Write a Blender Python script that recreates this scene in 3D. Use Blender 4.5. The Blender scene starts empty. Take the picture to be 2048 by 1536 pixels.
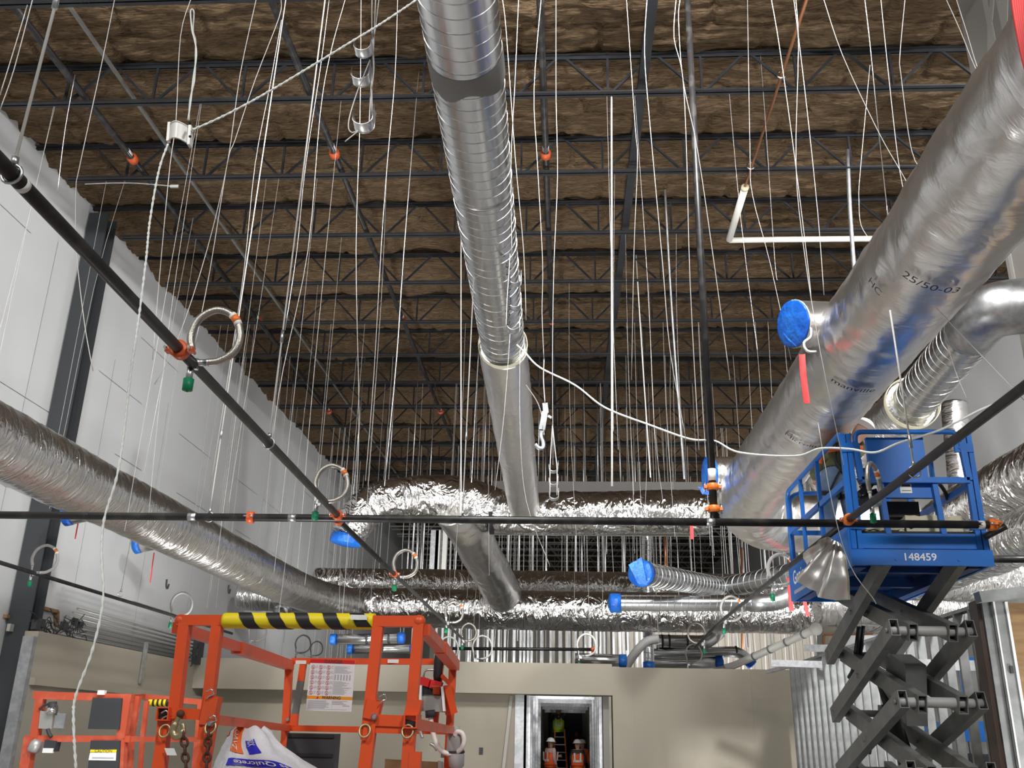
import bpy, bmesh, math, random
from mathutils import Vector, Matrix, noise
V = Vector; PI = math.pi; R_ = random.Random(11)
SC = bpy.context.scene; COL = SC.collection
# ---------------------------------------------------------------- camera
F = 1880.0
_y = V((108, 707, F)).normalized()
_u = V((100, -5000, F)); _u = (_u - _y*_u.dot(_y)).normalized()
_x = _y.cross(_u)
RM = Matrix((_x, _y, _u))                     # camera (right, down, forward) -> world
EYE = V((0, 0, 1.65))
cam_d = bpy.data.cameras.new('camera'); cam = bpy.data.objects.new('camera', cam_d); COL.objects.link(cam)
cam_d.sensor_width = 36; cam_d.lens = F/2048*36; cam_d.clip_start = .05; cam_d.clip_end = 300
m = Matrix.Identity(4)
for i, c in enumerate((RM @ V((1, 0, 0)), RM @ V((0, -1, 0)), RM @ V((0, 0, -1)), EYE)):
    for j in range(3): m[j][i] = c[j]
cam.matrix_world = m; SC.camera = cam
# ---------------------------------------------------------------- world, lamps, exposure
SC.view_settings.view_transform = 'Standard'; SC.view_settings.look = 'None'
SC.view_settings.gamma = 1; SC.view_settings.use_curve_mapping = False
SC.view_settings.exposure = -0.52
W = bpy.data.worlds.new('World'); SC.world = W; W.use_nodes = True
W.node_tree.nodes['Background'].inputs[0].default_value = (.9, .95, 1, 1)
W.node_tree.nodes['Background'].inputs[1].default_value = .42
def area(name, loc, target, size, power, col=(1, .99, .975), spread=180):
    l = bpy.data.lights.new(name, 'AREA'); l.energy = power; l.size = size; l.color = col; l.spread = math.radians(spread)
    o = bpy.data.objects.new(name, l); COL.objects.link(o); o.location = loc
    o.rotation_euler = (V(target)-V(loc)).to_track_quat('-Z', 'Y').to_euler(); return o
# unseen overhead lamps, and low fill lamps added to light roof and ducts
area('unseen_high_lamp', (-4, -3, 8.8), (-4, 9, 2.5), 1.2, 400, spread=150)
area('unseen_high_lamp', (4, -3, 8.8), (4, 9, 2.5), 1.2, 700, spread=150)
area('unseen_high_lamp', (-3.5, 5.0, 9.0), (-9, 16, 3), .9, 260, spread=120)  # added to brighten the left wall
area('unseen_high_lamp', (1.2, 5.0, 9.0), (-2.0, 16, 3), .9, 700, spread=125)
area('unseen_high_lamp', (6.4, 6.0, 9.0), (6.6, 14, 3.0), .9, 1400, spread=120)  # added to brighten the right wall
area('low_fill_lamp', (-3.0, 7.5, .35), (-2.6, 13, 9), .7, 150)
area('low_fill_lamp', (.6, 12.0, .35), (.6, 16, 9), .7, 330, spread=130)
area('low_fill_lamp', (6.4, 8.0, .35), (5.0, 14, 9), .7, 260)
area('low_fill_lamp', (-4.6, 15.2, .35), (-4.4, 17, 9), .7, 190, spread=110)
area('low_fill_lamp', (-2.6, 24.5, 2.2), (-1.6, 32, 9), 1.0, 500)  # hidden behind the low back wall, added to light the far roof
area('low_fill_lamp', (5, 25.0, 2.2), (6, 34, 8), 1.0, 500)  # second hidden lamp added for the far roof
area('corridor_fill_lamp', (-.1, 29.0, 2.45), (-.1, 29.0, 0), .4, 12)  # unseen lamp added to brighten the corridor
# ---------------------------------------------------------------- pixel -> point on a real plane
def ray(x, y): return RM @ V((x-1024, y-768, F))/F
def aY(x, y, Y): d = ray(x, y); return EYE + d*(Y/d.y)
def aX(x, y, X): d = ray(x, y); return EYE + d*(X/d.x)
def aZ(x, y, Z): d = ray(x, y); return EYE + d*((Z-1.65)/d.z)
# ---------------------------------------------------------------- materials
MATS = {}
def mat(name, col, rough=.6, metal=0, bump=None, var=None, uv=False, spec=.5, wear=None):
    """bump=(scale, strength, distance, (sx,sy,sz)); var=(scale, colour2, (sx,sy,sz), lo, hi)"""
    M = bpy.data.materials.new(name); M.use_nodes = True; MATS[name] = M
    nt = M.node_tree; N = nt.nodes; L = nt.links; b = N['Principled BSDF']
    b.inputs['Base Color'].default_value = (*col, 1); b.inputs['Roughness'].default_value = rough
    b.inputs['Metallic'].default_value = metal; b.inputs['Specular IOR Level'].default_value = spec
    tc = N.new('ShaderNodeTexCoord'); src = tc.outputs['UV' if uv else 'Object']
    def nz(scale, sxyz, det=5, dist=0):
        mp = N.new('ShaderNodeMapping'); mp.inputs['Scale'].default_value = sxyz; L.new(src, mp.inputs[0])
        n = N.new('ShaderNodeTexNoise'); n.inputs['Scale'].default_value = scale; n.inputs['Detail'].default_value = det
        n.inputs['Distortion'].default_value = dist; L.new(mp.outputs[0], n.inputs['Vector']); return n
    if var:
        n = nz(var[0], var[2], 6); r = N.new('ShaderNodeValToRGB')
        r.color_ramp.elements[0].position = var[3]; r.color_ramp.elements[1].position = var[4]
        r.color_ramp.elements[0].color = (*col, 1); r.color_ramp.elements[1].color = (*var[1], 1)
        L.new(n.outputs['Fac'], r.inputs[0]); L.new(r.outputs[0], b.inputs['Base Color'])
    if bump:
        n = nz(bump[0], bump[3], 6, .6 if uv else 0); bp = N.new('ShaderNodeBump')
        bp.inputs['Strength'].default_value = bump[1]; bp.inputs['Distance'].default_value = bump[2]
        L.new(n.outputs['Fac'], bp.inputs['Height']); L.new(bp.outputs[0], b.inputs['Normal'])
    return M
mat('foil', (.90, .89, .875), .27, 1, None, (1.3, (.78, .765, .75), (1, 1, 1), .4, .65), uv=True)
def foil_bump(M, k1, k2, s1=.9, s2=.6, d1=.06, d2=.02):
    nt = M.node_tree; N = nt.nodes; L = nt.links; b = N['Principled BSDF']; prev = None
    tc = N.new('ShaderNodeTexCoord')
    for sc_, st, di, dist in ((k1, s1, d1, 1.2), (k2, s2, d2, .5)):
        mp = N.new('ShaderNodeMapping'); mp.inputs['Scale'].default_value = sc_; L.new(tc.outputs['UV'], mp.inputs[0])
        n = N.new('ShaderNodeTexNoise'); n.inputs['Scale'].default_value = 1; n.inputs['Detail'].default_value = 4; n.inputs['Distortion'].default_value = dist
        L.new(mp.outputs[0], n.inputs['Vector'])
        a = N.new('ShaderNodeMath'); a.operation = 'SUBTRACT'; a.inputs[1].default_value = .5; L.new(n.outputs['Fac'], a.inputs[0])
        c = N.new('ShaderNodeMath'); c.operation = 'ABSOLUTE'; L.new(a.outputs[0], c.inputs[0])
        bp = N.new('ShaderNodeBump'); bp.inputs['Strength'].default_value = st; bp.inputs['Distance'].default_value = di; bp.invert = True
        L.new(c.outputs[0], bp.inputs['Height'])
        if prev: L.new(prev.outputs[0], bp.inputs['Normal'])
        prev = bp
    L.new(prev.outputs[0], b.inputs['Normal'])
foil_bump(MATS['foil'], (6, 1.6, 1), (22, 6, 1), .8, .6)
mat('foil_crumple', (.80, .79, .775), .17, 1)
foil_bump(MATS['foil_crumple'], (2.6, 1.5, 1), (8, 3.2, 1), 1.0, .9, .16, .05)
mat('foil_soft', (.88, .865, .85), .29, 1)
foil_bump(MATS['foil_soft'], (3.0, 1.6, 1), (16, 6, 1), .28, .22)
mat('duct_shaded', (.10, .094, .088), .7)  # foil lying in shade: the darkness is put into the colour
mat('jamb_brown', (.10, .065, .045), .5)
mat('foil_smooth', (.78, .76, .73), .34, 1, (5, .35, .012, (2.2, 1, 1)), (1.1, (.70, .66, .62), (1, 1, 1), .4, .65), uv=True)
mat('galv', (.70, .71, .72), .24, 1, (2, .06, .004, (6, .6, 1)), (1.2, (.60, .61, .62), (1, 2, 1), .35, .7), uv=True)
mat('galv_seam', (.82, .83, .84), .3, 1)
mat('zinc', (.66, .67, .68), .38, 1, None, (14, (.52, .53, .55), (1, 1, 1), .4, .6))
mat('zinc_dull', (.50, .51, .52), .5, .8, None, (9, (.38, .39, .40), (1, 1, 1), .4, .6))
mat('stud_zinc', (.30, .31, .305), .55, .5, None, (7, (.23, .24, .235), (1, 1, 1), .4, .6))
mat('wire', (.66, .645, .62), .45, .45)
mat('wire_dull', (.50, .49, .47), .5, .5)
mat('rope', (.80, .83, .79), .8, 0, (60, .5, .004, (1, 1, 1)))
mat('black_pipe', (.014, .0135, .0135), .38, 0, None, (7, (.05, .046, .042), (1, 1, 1), .5, .75), spec=.35)
mat('joist_steel', (.012, .013, .016), .55, 0, None, (4, (.022, .024, .029), (1, 1, 1), .4, .7))
mat('joist_primer', (.42, .43, .42), .6)
mat('insulation', (.062, .041, .025), .95, 0, (9, 1.0, .06, (.9, 5, 5)), (9, (.20, .137, .079), (.6, 5, 5), .30, .75), spec=.1)
mat('white_wall', (.63, .64, .645), .75, 0, (20, .05, .01, (1, 1, 1)), (.6, (.585, .595, .60), (1, 1, 1), .4, .7))
mat('drywall', (.345, .313, .252), .85, 0, None, (.5, (.318, .289, .232), (1, 1, 1), .4, .7))
mat('drywall_gray', (.31, .295, .27), .85)
mat('joint', (.42, .405, .375), .9)
mat('beige_metal', (.66, .62, .54), .6)
mat('concrete', (.52, .51, .49), .6, 0, None, (1.2, (.34, .33, .32), (1, 1, 1), .4, .65))
mat('dark_steel', (.05, .055, .06), .5, .3)
mat('orange_coupling', (.62, .10, .025), .4)
mat('orange_bright', (.80, .20, .03), .4)
mat('steel_hose', (.40, .38, .34), .36, .9, (160, .5, .004, (1, 1, 1)))
mat('chrome', (.74, .74, .72), .2, 1)
mat('green_cap', (.0, .22, .09), .5)
mat('blue_film', (.005, .10, .50), .32, 0, (14, .8, .03, (1, 1, 1)), (3, (.02, .20, .68), (1, 1, 1), .45, .7))
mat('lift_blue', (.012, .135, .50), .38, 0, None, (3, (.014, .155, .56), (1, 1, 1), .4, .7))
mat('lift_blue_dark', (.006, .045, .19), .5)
mat('lift_gray', (.125, .127, .12), .5, 0, None, (6, (.17, .17, .16), (1, 1, 1), .45, .7))
mat('lift_gray_light', (.34, .34, .33), .45)
mat('lift_orange', (.78, .09, .018), .42, 0, (30, .1, .004, (1, 1, 1)), (5, (.62, .085, .025), (1, 1, 1), .5, .7))
mat('lift_orange_worn', (.50, .075, .03), .6, 0, None, (9, (.56, .13, .08), (1, 1, 1), .5, .75))
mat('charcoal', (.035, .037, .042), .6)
mat('black', (.012, .012, .012), .6)
mat('white', (.82, .82, .80), .5)
mat('paper', (.80, .80, .80), .6)
mat('red', (.62, .015, .02), .5)
mat('print_gray', (.42, .42, .45), .7)
mat('print_red', (.60, .16, .18), .7)
mat('amber', (.88, .33, .01), .5)
mat('yellow', (.86, .68, .01), .5)
mat('tape_black', (.018, .018, .018), .5)
mat('sealant', (.17, .165, .155), .8)
mat('ink', (.05, .045, .045), .7)
mat('fibre_yellow', (.62, .58, .42), .9, 0, (30, .6, .02, (1, 1, 1)))
mat('red_flag', (.80, .07, .07), .6)
mat('cord_orange', (.72, .16, .10), .6)
mat('copper', (.45, .20, .10), .4, .8)
mat('wood', (.27, .165, .075), .7, 0, None, (3, (.21, .12, .05), (1, 6, 6), .4, .65))
mat('rust', (.11, .05, .035), .8, .3)
mat('brass', (.50, .43, .24), .4, .8)
mat('skin', (.42, .24, .16), .6)
mat('denim', (.13, .20, .33), .85, 0, None, (8, (.20, .28, .42), (1, 1, 1), .4, .65))
mat('navy', (.012, .016, .035), .85)
mat('hi_vis_orange', (.80, .12, .02), .7)
mat('hi_vis_lime', (.55, .85, .03), .7)
mat('shirt_olive', (.10, .11, .05), .85)
mat('shirt_pink', (.55, .38, .36), .85)
mat('reflective', (.72, .72, .68), .4)
mat('red_shirt', (.30, .03, .02), .85)
mat('bag_white', (.76, .76, .80), .3, 0, (14, .5, .03, (1, 1, 1)))
mat('bag_orange', (.85, .16, .02), .4)
mat('bag_blue', (.03, .03, .55), .4)
mat('flex_gray', (.36, .35, .34), .55)
mat('pvc_white', (.78, .77, .72), .4)
mat('conduit', (.50, .50, .47), .4, .6)
# ---------------------------------------------------------------- mesh builder
class MB:
    def __init__(s): s.v = []; s.f = []; s.uv = []; s.sm = []; s.mi = []
    def face(s, idx, uv=None, sm=False, mi=0):
        s.f.append(idx); s.uv.append(uv); s.sm.append(sm); s.mi.append(mi)
    def pts(s, L): k = len(s.v); s.v += [V(p) for p in L]; return k
    def box(s, c, d, M=None, mi=0):
        c = V(c); h = V(d)/2
        P = [V((x*h.x, y*h.y, z*h.z)) for x in (-1, 1) for y in (-1, 1) for z in (-1, 1)]
        if M: P = [M @ p for p in P]
        k = s.pts([c+p for p in P])
        for q in ((0, 1, 3, 2), (4, 6, 7, 5), (0, 4, 5, 1), (2, 3, 7, 6), (0, 2, 6, 4), (1, 5, 7, 3)): s.face([k+i for i in q], mi=mi)
        return s
    def bx(s, a, b, mi=0):
        a = V(a); b = V(b); return s.box((a+b)/2, (abs(b.x-a.x), abs(b.y-a.y), abs(b.z-a.z)), mi=mi)
    def beam(s, a, b, w, h, up=(0, 0, 1), mi=0, hollow=0):
        a = V(a); b = V(b); d = (b-a).normalized(); u = V(up)
        if abs(d.dot(u)) > .98: u = V((0, 1, 0))
        x = d.cross(u).normalized(); u = x.cross(d)
        def ring(p, w, h): return s.pts([p+x*w/2*i+u*h/2*j for i, j in ((-1, -1), (1, -1), (1, 1), (-1, 1))])
        k = ring(a, w, h); l = ring(b, w, h)
        for i in range(4): j = (i+1) % 4; s.face([k+i, k+j, l+j, l+i], mi=mi)
        if hollow:
            k2 = ring(a, w-2*hollow, h-2*hollow); l2 = ring(b, w-2*hollow, h-2*hollow)
            for i in range(4):
                j = (i+1) % 4; s.face([k2+j, k2+i, l2+i, l2+j], mi=mi)
                s.face([k+j, k+i, k2+i, k2+j], mi=mi); s.face([l+i, l+j, l2+j, l2+i], mi=mi)
        else:
            s.face([k+3, k+2, k+1, k], mi=mi); s.face([l, l+1, l+2, l+3], mi=mi)
        return s
    def tube(s, P, r, n=10, caps=True, rf=None, closed=False, mi=0, flat=1.0, up=None):
        P = [V(p) for p in P]; N = len(P)
        rr = r if isinstance(r, (list, tuple)) else [r]*N
        rings = []; L = 0; d0 = None
        for i in range(N):
            if closed: d = (P[(i+1) % N]-P[i-1])
            else: d = (P[min(i+1, N-1)]-P[max(i-1, 0)])
            d = d.normalized() if d.length > 1e-9 else V((0, 0, 1))
            if i == 0:
                u = V(up) if up else (V((0, 0, 1)) if abs(d.z) < .9 else V((0, 1, 0))); x = d.cross(u).normalized()
            else:
                L += (P[i]-P[i-1]).length
                q = d0.rotation_difference(d); x = (q @ x); x = (x-d*x.dot(d)).normalized()
            u = x.cross(d); d0 = d
            ring = []
            for j in range(n):
                a = 2*PI*j/n; rad = rr[i]*(rf(L, a) if rf else 1)
                ring.append(P[i]+(x*math.cos(a)+u*math.sin(a)*flat)*rad)
            rings.append((s.pts(ring), L, rr[i]))
        for i in range(N if closed else N-1):
            k, La, ra = rings[i]; l, Lb, rb = rings[(i+1) % N]
            for j in range(n):
                j2 = (j+1) % n; va = 2*PI*j/n*rr[0]; vb = 2*PI*(j+1)/n*rr[0]
                s.face([k+j, k+j2, l+j2, l+j], [(La, va), (La, vb), (Lb, vb), (Lb, va)], n > 5, mi)
        if caps and not closed:
            s.face([rings[0][0]+j for j in reversed(range(n))], mi=mi); s.face([rings[-1][0]+j for j in range(n)], mi=mi)
        return s
    def lathe(s, o, ax, prof, n=16, mi=0):
        """prof: list of (along, radius)"""
        ax = V(ax).normalized(); o = V(o)
        return s.tube([o+ax*a for a, r in prof], [max(r, 1e-4) for a, r in prof], n, mi=mi)
    def ball(s, c, r, n=10, sc=(1, 1, 1), mi=0):
        c = V(c); k0 = None; rows = []
        for i in range(n+1):
            t = PI*i/n
            rows.append(s.pts([c+V((r*sc[0]*math.sin(t)*math.cos(2*PI*j/(n*2)), r*sc[1]*math.sin(t)*math.sin(2*PI*j/(n*2)), r*sc[2]*math.cos(t))) for j in range(2*n)]))
        for i in range(n):
            for j in range(2*n):
                j2 = (j+1) % (2*n); s.face([rows[i]+j, rows[i+1]+j, rows[i+1]+j2, rows[i]+j2], sm=True, mi=mi)
        return s
    def sheet(s, G, thick=0, sm=True, mi=0):
        """G: grid of points (rows); closed thin sheet when thick"""
        r = len(G); c = len(G[0]); k = s.pts([p for row in G for p in row])
        for i in range(r-1):
            for j in range(c-1): s.face([k+i*c+j, k+i*c+j+1, k+(i+1)*c+j+1, k+(i+1)*c+j], sm=sm, mi=mi)
        return s
    def prism(s, poly, d, mi=0):
        """poly: planar points; extruded by vector d"""
        n = len(poly); k = s.pts(poly); l = s.pts([V(p)+V(d) for p in poly])
        s.face([k+i for i in reversed(range(n))], mi=mi); s.face([l+i for i in range(n)], mi=mi)
        for i in range(n): j = (i+1) % n; s.face([k+i, k+j, l+j, l+i], mi=mi)
        return s
def wloc(o):
    p = V((0, 0, 0))
    while o is not None: p = p + o.location; o = o.parent
    return p
def obj(name, mb, mats, parent=None, label=None, loc=None):
    """world-space mesh builder -> one mesh object; origin at the parent, at loc or at the mesh's own base"""
    if not isinstance(mats, (list, tuple)): mats = [mats]
    base = wloc(parent) if parent else None
    if parent is None:
        if loc is None:
            xs = [p.x for p in mb.v]; ys = [p.y for p in mb.v]; zs = [p.z for p in mb.v]
            loc = V(((min(xs)+max(xs))/2, (min(ys)+max(ys))/2, min(zs)))
        base = V(loc)
    me = bpy.data.meshes.new(name); me.from_pydata([p-base for p in mb.v], [], mb.f)
    for k in mats: me.materials.append(MATS[k])
    me.polygons.foreach_set('use_smooth', mb.sm); me.polygons.foreach_set('material_index', mb.mi)
    if any(mb.uv):
        ul = me.uv_layers.new(name='uv')
        for p, u in zip(me.polygons, mb.uv):
            if u:
                for li, c in zip(p.loop_indices, u): ul.data[li].uv = c
    me.update()
    bm = bmesh.new(); bm.from_mesh(me); bmesh.ops.recalc_face_normals(bm, faces=bm.faces); bm.to_mesh(me); bm.free()
    o = bpy.data.objects.new(name, me); COL.objects.link(o)
    if parent: o.parent = parent
    else: o.location = base
    if label: o['label'] = label
    return o
def tag(o, label, cat, group=None, kind=None):
    o['label'] = label; o['category'] = cat
    if group: o['group'] = group
    if kind: o['kind'] = kind
    return o
def thing(name, label, cat, loc, group=None):
    o = bpy.data.objects.new(name, None); COL.objects.link(o); o.location = loc; o.empty_display_size = .1
    return tag(o, label, cat, group)
def struct(name, mb, mats, loc=None):
    o = obj(name, mb, mats, None, None, loc); o['kind'] = 'structure'; return o
def copy_tree(o, parent=None, d=V((0, 0, 0))):
    c = o.copy(); COL.objects.link(c)
    if parent: c.parent = parent
    else: c.location = o.location + d
    for ch in list(o.children): copy_tree(ch, c)
    return c
def fillet(P, rad, n=8):
    """polyline with rounded corners"""
    P = [V(p) for p in P]; out = [P[0]]
    for i in range(1, len(P)-1):
        a = (P[i-1]-P[i]); b = (P[i+1]-P[i]); r = min(rad, a.length*.49, b.length*.49)
        p, q = P[i]+a.normalized()*r, P[i]+b.normalized()*r
        for k in range(n+1):
            t = k/n; out.append(p*(1-t)**2+P[i]*2*t*(1-t)+q*t*t)
    return out+[P[-1]]
def spline(P, n=6):
    P = [V(p) for p in P]; out = []
    for i in range(len(P)-1):
        a = P[max(i-1, 0)]; b = P[i]; c = P[i+1]; d = P[min(i+2, len(P)-1)]
        for k in range(n):
            t = k/n; out.append(.5*((2*b)+(c-a)*t+(2*a-5*b+4*c-d)*t*t+(3*b-a-3*c+d)*t**3))
    return out+[P[-1]]
def resample(P, step):
    P = [V(p) for p in P]; out = [P[0]]
    for a, b in zip(P, P[1:]):
        n = max(1, int((b-a).length/step+.5))
        for k in range(1, n+1): out.append(a.lerp(b, k/n))
    return out
def crumple(seed, amp, fa=7.0, fb=3.0):
    o = V((seed*13.7, seed*7.1, seed*3.3))
    def rf(L, a):
        p = V((L*fa, math.cos(a)*fb, math.sin(a)*fb))+o
        n1 = noise.noise(p); n2 = noise.noise(V((L*1.3, math.cos(a)*1.2, math.sin(a)*1.2))+o); n3 = 1-abs(noise.noise(p*2.3))*2
        return 1+amp*(n1*.6+n2*.9+n3*.35)
    return rf
def text(body, size, place, mats, parent, name='lettering', align='CENTER', label=None, bold=0):
    """lettering as a thin mesh; place(x, y) gives the world point of a glyph coordinate"""
    cu = bpy.data.curves.new('t', 'FONT'); cu.body = body; cu.size = size; cu.align_x = align; cu.align_y = 'CENTER'; cu.offset = bold
    cu.resolution_u = 3; t = bpy.data.objects.new('t', cu); COL.objects.link(t)
    bpy.context.view_layer.update()
    me = bpy.data.meshes.new_from_object(t.evaluated_get(bpy.context.evaluated_depsgraph_get()))
    mb = MB(); mb.pts([place(v.co.x, v.co.y) for v in me.vertices])
    for p in me.polygons: mb.face(list(p.vertices))
    bpy.data.objects.remove(t); bpy.data.curves.remove(cu); bpy.data.meshes.remove(me)
    return obj(name, mb, mats, parent, label)
# ================================================================ setting
def roofz(Y): return 9.4+.02*(Y-10)
JY = [8.2+1.85*k for k in range(26)]
XL, XR, YB = -8.15, 8.5, 58.0
struct('floor', MB().bx((-12, -14, -.1), (XR+.4, YB, 0)), 'concrete')
b = MB(); b.bx((XL-.2, -14, 0), (XL, YB, 11.6))
struct('wall_left', b, 'white_wall')
# pencil-thin panel joints on the white wall
b = MB()
for k, z in enumerate((3.9, 5.1, 6.3, 7.5, 8.7)):
    y = 9.0
    while y < 40:
        l = R_.uniform(.8, 2.4)
        if R_.random() < .5: b.bx((XL, y, z), (XL+.002, y+l, z+.012))
        y += l+R_.uniform(.2, 2.0)
for k in range(9):
    y = 10.5+k*2.44; b.bx((XL, y, R_.uniform(2.5, 4)), (XL+.002, y+.009, R_.uniform(5, 9.0)))
struct('trim_wall_joints', b, 'zinc_dull')
b = MB(); b.bx((XR, -14, 0), (XR+.2, YB, 11.6))
struct('wall_right', b, 'white_wall')
# taller partition that ends beside the camera's right; joint compound strokes run over its face
b = MB(); b.bx((4.54, -2, 0), (4.74, 8.9, 9.95)); struct('wall_partition', b, 'drywall_gray')
b = MB(); X = 4.538; STK = [0]
def stroke(y0, z0, y1, z1, w):
    STK[0] += .0008; b.beam((X, y0, z0), (X, y1, z1), w, .006+STK[0], up=(1, 0, 0))
stroke(8.32, 7.0, 8.32, 9.9, .10); stroke(8.86, 7.4, 8.3, 8.95, .10); stroke(8.84, 6.9, 7.9, 8.95, .11); stroke(8.05, 6.5, 8.05, 9.9, .12); stroke(8.8, 5.8, 8.8, 7.0, .06)
stroke(8.3, 8.9, 7.7, 9.8, .10)
struct('trim_joint_compound', b, 'joint')
# far end wall: dark stud framing on the left, ribbed beige metal panel on the right
b = MB(); b.bx((XL, YB, 0), (XR, YB+.2, 12)); struct('wall_back', b, 'beige_metal')
b = MB(); x = -.5
while x < XR:
    b.bx((x, 33.9, 3.0 if x < .9 else 0), (x+.12, 34.0, 6.4)); x += .24
b.bx((1.8, 34, 0), (XR, 34.1, 6.4)); struct('wall_ribbed', b, 'beige_metal')
# roof blanket: brown mineral wool sagging between the joists
b = MB(); G = []
def crack(d, w, dep): return dep*max(0, 1-abs(d)/w)
def blanket(x, Y):
    k = math.floor((Y-8.2)/1.85); fr = (Y-8.2)/1.85-k
    z = roofz(Y)+.68-.14*math.sin(PI*fr)**.5
    z += .075*noise.noise(V((x*.9, Y*1.6, 0)))+.06*noise.noise(V((x*1.7, Y*5.0, 3)))+.045*noise.noise(V((x*3.2, Y*11, 8)))+.02*noise.noise(V((x*9, Y*22, 5)))
    wob = .10*noise.noise(V((x*1.1, k*7.3, 1)))+.05*noise.noise(V((x*3.7, k*3.1, 2)))
    for f in (.34, .67): z += crack((fr-f)*1.85+wob, .07, .075)
    row = math.floor(fr*3); sx = (x+.47*k+.31*row+.05*noise.noise(V((Y*4, k, 3))))/1.05
    z += crack((sx-round(sx))*1.05, .06, .07)
    return z
xs = [XL+i*.065 for i in range(int((XR-XL)/.065)+2)]
Y = 4.0; ys = []
while Y < 40: ys.append(Y); Y += .2 if Y < 7.6 else (.035 if Y < 14 else (.055 if Y < 21 else .12))
struct('ceiling', b.sheet([[(x, y, blanket(x, y)) for x in xs] for y in ys]), 'insulation', loc=(0, 0, 0))
b = MB(); b.bx((XL, 39.9, roofz(58)+.72), (XR, YB, roofz(58)+.9)); b.bx((XL, -14, 10.2), (XR, 4.1, 10.4)); struct('ceiling_deck', b, 'insulation')
# steel column and roof bracing on the left wall
t = thing('steel_column', 'dark wide-flange steel column against the white left wall', 'column', (-7.95, 13.75, 0))
b = MB()
for y in (13.62, 13.92): b.bx((-8.12, y-.012, 0), (-7.78, y+.012, 9.9))
obj('flange', b, 'dark_steel', t); obj('web', MB().bx((-7.96, 13.62, 0), (-7.94, 13.92, 9.9)), 'dark_steel', t)
# ---------------------------------------------------------------- roof joists
NODE0, NSP = .55, 1.2
def web_mesh(a, c, r=.014): return MB().beam(a, c, .03, .03)
for ji, Y in enumerate(JY):
    zb = roofz(Y); zt = zb+.60; far = Y > 38
    ordn = ['nearest', 'second', 'third', 'fourth', 'fifth', 'sixth', 'seventh', 'eighth', 'ninth', 'tenth'][ji] if ji < 10 else None
    lab = ('dark steel bar joist under the brown roof insulation, %s from the camera' % ordn) if ordn else \
          ('pale primed bar joist in the bare far end of the roof' if far else 'dark steel bar joist deep in the hall beyond the tenth')
    t = thing('bar_joist', lab, 'roof joist', (0, Y, zb), 'far primed roof joists' if far else ('deep roof joists' if not ordn else 'near roof joists'))
    ms = 'joist_primer' if far else 'joist_steel'
    bc = MB(); tcn = MB()
    for s in (-1, 1):
        bc.bx((-7.55, Y+s*.012, zb-.005), (8.3, Y+s*.060, zb+.005)); bc.bx((-7.55, Y+s*.012, zb), (8.3, Y+s*.018, zb+.05))
        tcn.bx((XL, Y+s*.012, zt-.004), (8.45, Y+s*.060, zt+.004)); tcn.bx((XL, Y+s*.012, zt-.05), (8.45, Y+s*.018, zt))
    obj('bottom_chord', bc, ms, t); obj('top_chord', tcn, ms, t)
    k0 = math.ceil((-7.4-NODE0)/NSP); k1 = math.floor((8.1-NODE0)/NSP); sh = (.37*ji) % NSP if ji > 3 else 0
    if ji < 8:
        for k in range(k0, k1+1):
            x = NODE0+k*NSP
            for dx in (-.55, 0, .55):
                if -8.1 < x+dx < 8.4: obj('web_member', web_mesh((x+dx*.06, Y, zb+.01), (x+dx, Y, zt-.02)), ms, t)
    else:
        b = MB()
        for k in range(k0, k1+1):
            x = NODE0+k*NSP+sh*.5
            for dx in (-.55, 0, .55):
                if -8.1 < x+dx < 8.4: b.beam((x+dx*.06, Y, zb+.01), (x+dx, Y, zt-.02), .03, .03)
        obj('web', b, ms, t)
# roof-level runs along the hall: sprinkler pipes with red couplings, bridging angles
def run(name, label, cat, P, r, ms, group=None):
    return tag(obj(name, MB().tube(P, r, 10), ms), label, cat, group)
def roof_pipe(x, y1, yc, label):
    t = thing('roof_pipe', label, 'pipe', (x, 5, roofz(5)+.13), 'black pipes run under the roof')
    obj('pipe', MB().tube([(x, 5, roofz(5)+.13), (x, y1, roofz(y1)+.13)], .045, 10), 'black_pipe', t)
    for y in yc:
        z = roofz(y)+.13
        c = obj('coupling', MB().lathe((x, y-.06, z), (0, 1, .02), [(0, .05), (.01, .075), (.11, .075), (.12, .05)], 12), 'orange_coupling', t)
        obj('tag_band', MB().lathe((x, y-.22, z), (0, 1, .02), [(0, .047), (.12, .047)], 12), 'white', t)
roof_pipe(-6.4, 34, (11.55, 17.6, 23.8), 'black roof pipe with red couplings nearest the white left wall')
roof_pipe(-3.36, 34, (11.5, 17.6, 23.8), 'black roof pipe with red couplings between the left wall and the overhead spiral duct')
roof_pipe(-.28, 34, (11.6, 17.7), 'black roof pipe with red couplings just right of the overhead spiral duct')
roof_pipe(6.2, 34, (16, 22), 'black roof pipe farthest to the right behind the big foil duct')
for x, w in ((-5.95, 'left of the left-hand roof pipes'), (-1.62, 'partly hidden behind the overhead spiral duct')):
    P = [(x, 6, roofz(6)+.40), (x, 36, roofz(36)+.40)]
    tag(obj('bridging_angle', MB().beam(P[0], P[1], .04, .04), 'lift_gray'), 'thin grey bridging angle along the roof %s' % w, 'bridging')
tag(obj('roof_girder', MB().beam((1.0, 6, roofz(6)+.2), (1.0, 38, roofz(38)+.2), .12, .09), 'joist_steel'), 'dark steel strut running down the roof right of the centre', 'strut')
t = thing('copper_line', 'thin copper line with shiny clamps and a white insulated end under the roof', 'pipe', (2.67, 6, roofz(6)))
obj('copper_pipe', MB().tube([(2.66, 6, roofz(6)-.02), (2.69, 12.4, roofz(12.4)-.02)], .02, 8), 'copper', t)
obj('white_sleeve', MB().tube([(2.69, 12.35, roofz(12.3)-.03), (2.72, 13.95, roofz(13.95)-.03)], .055, 12), 'pvc_white', t, 'white sleeve')
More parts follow.
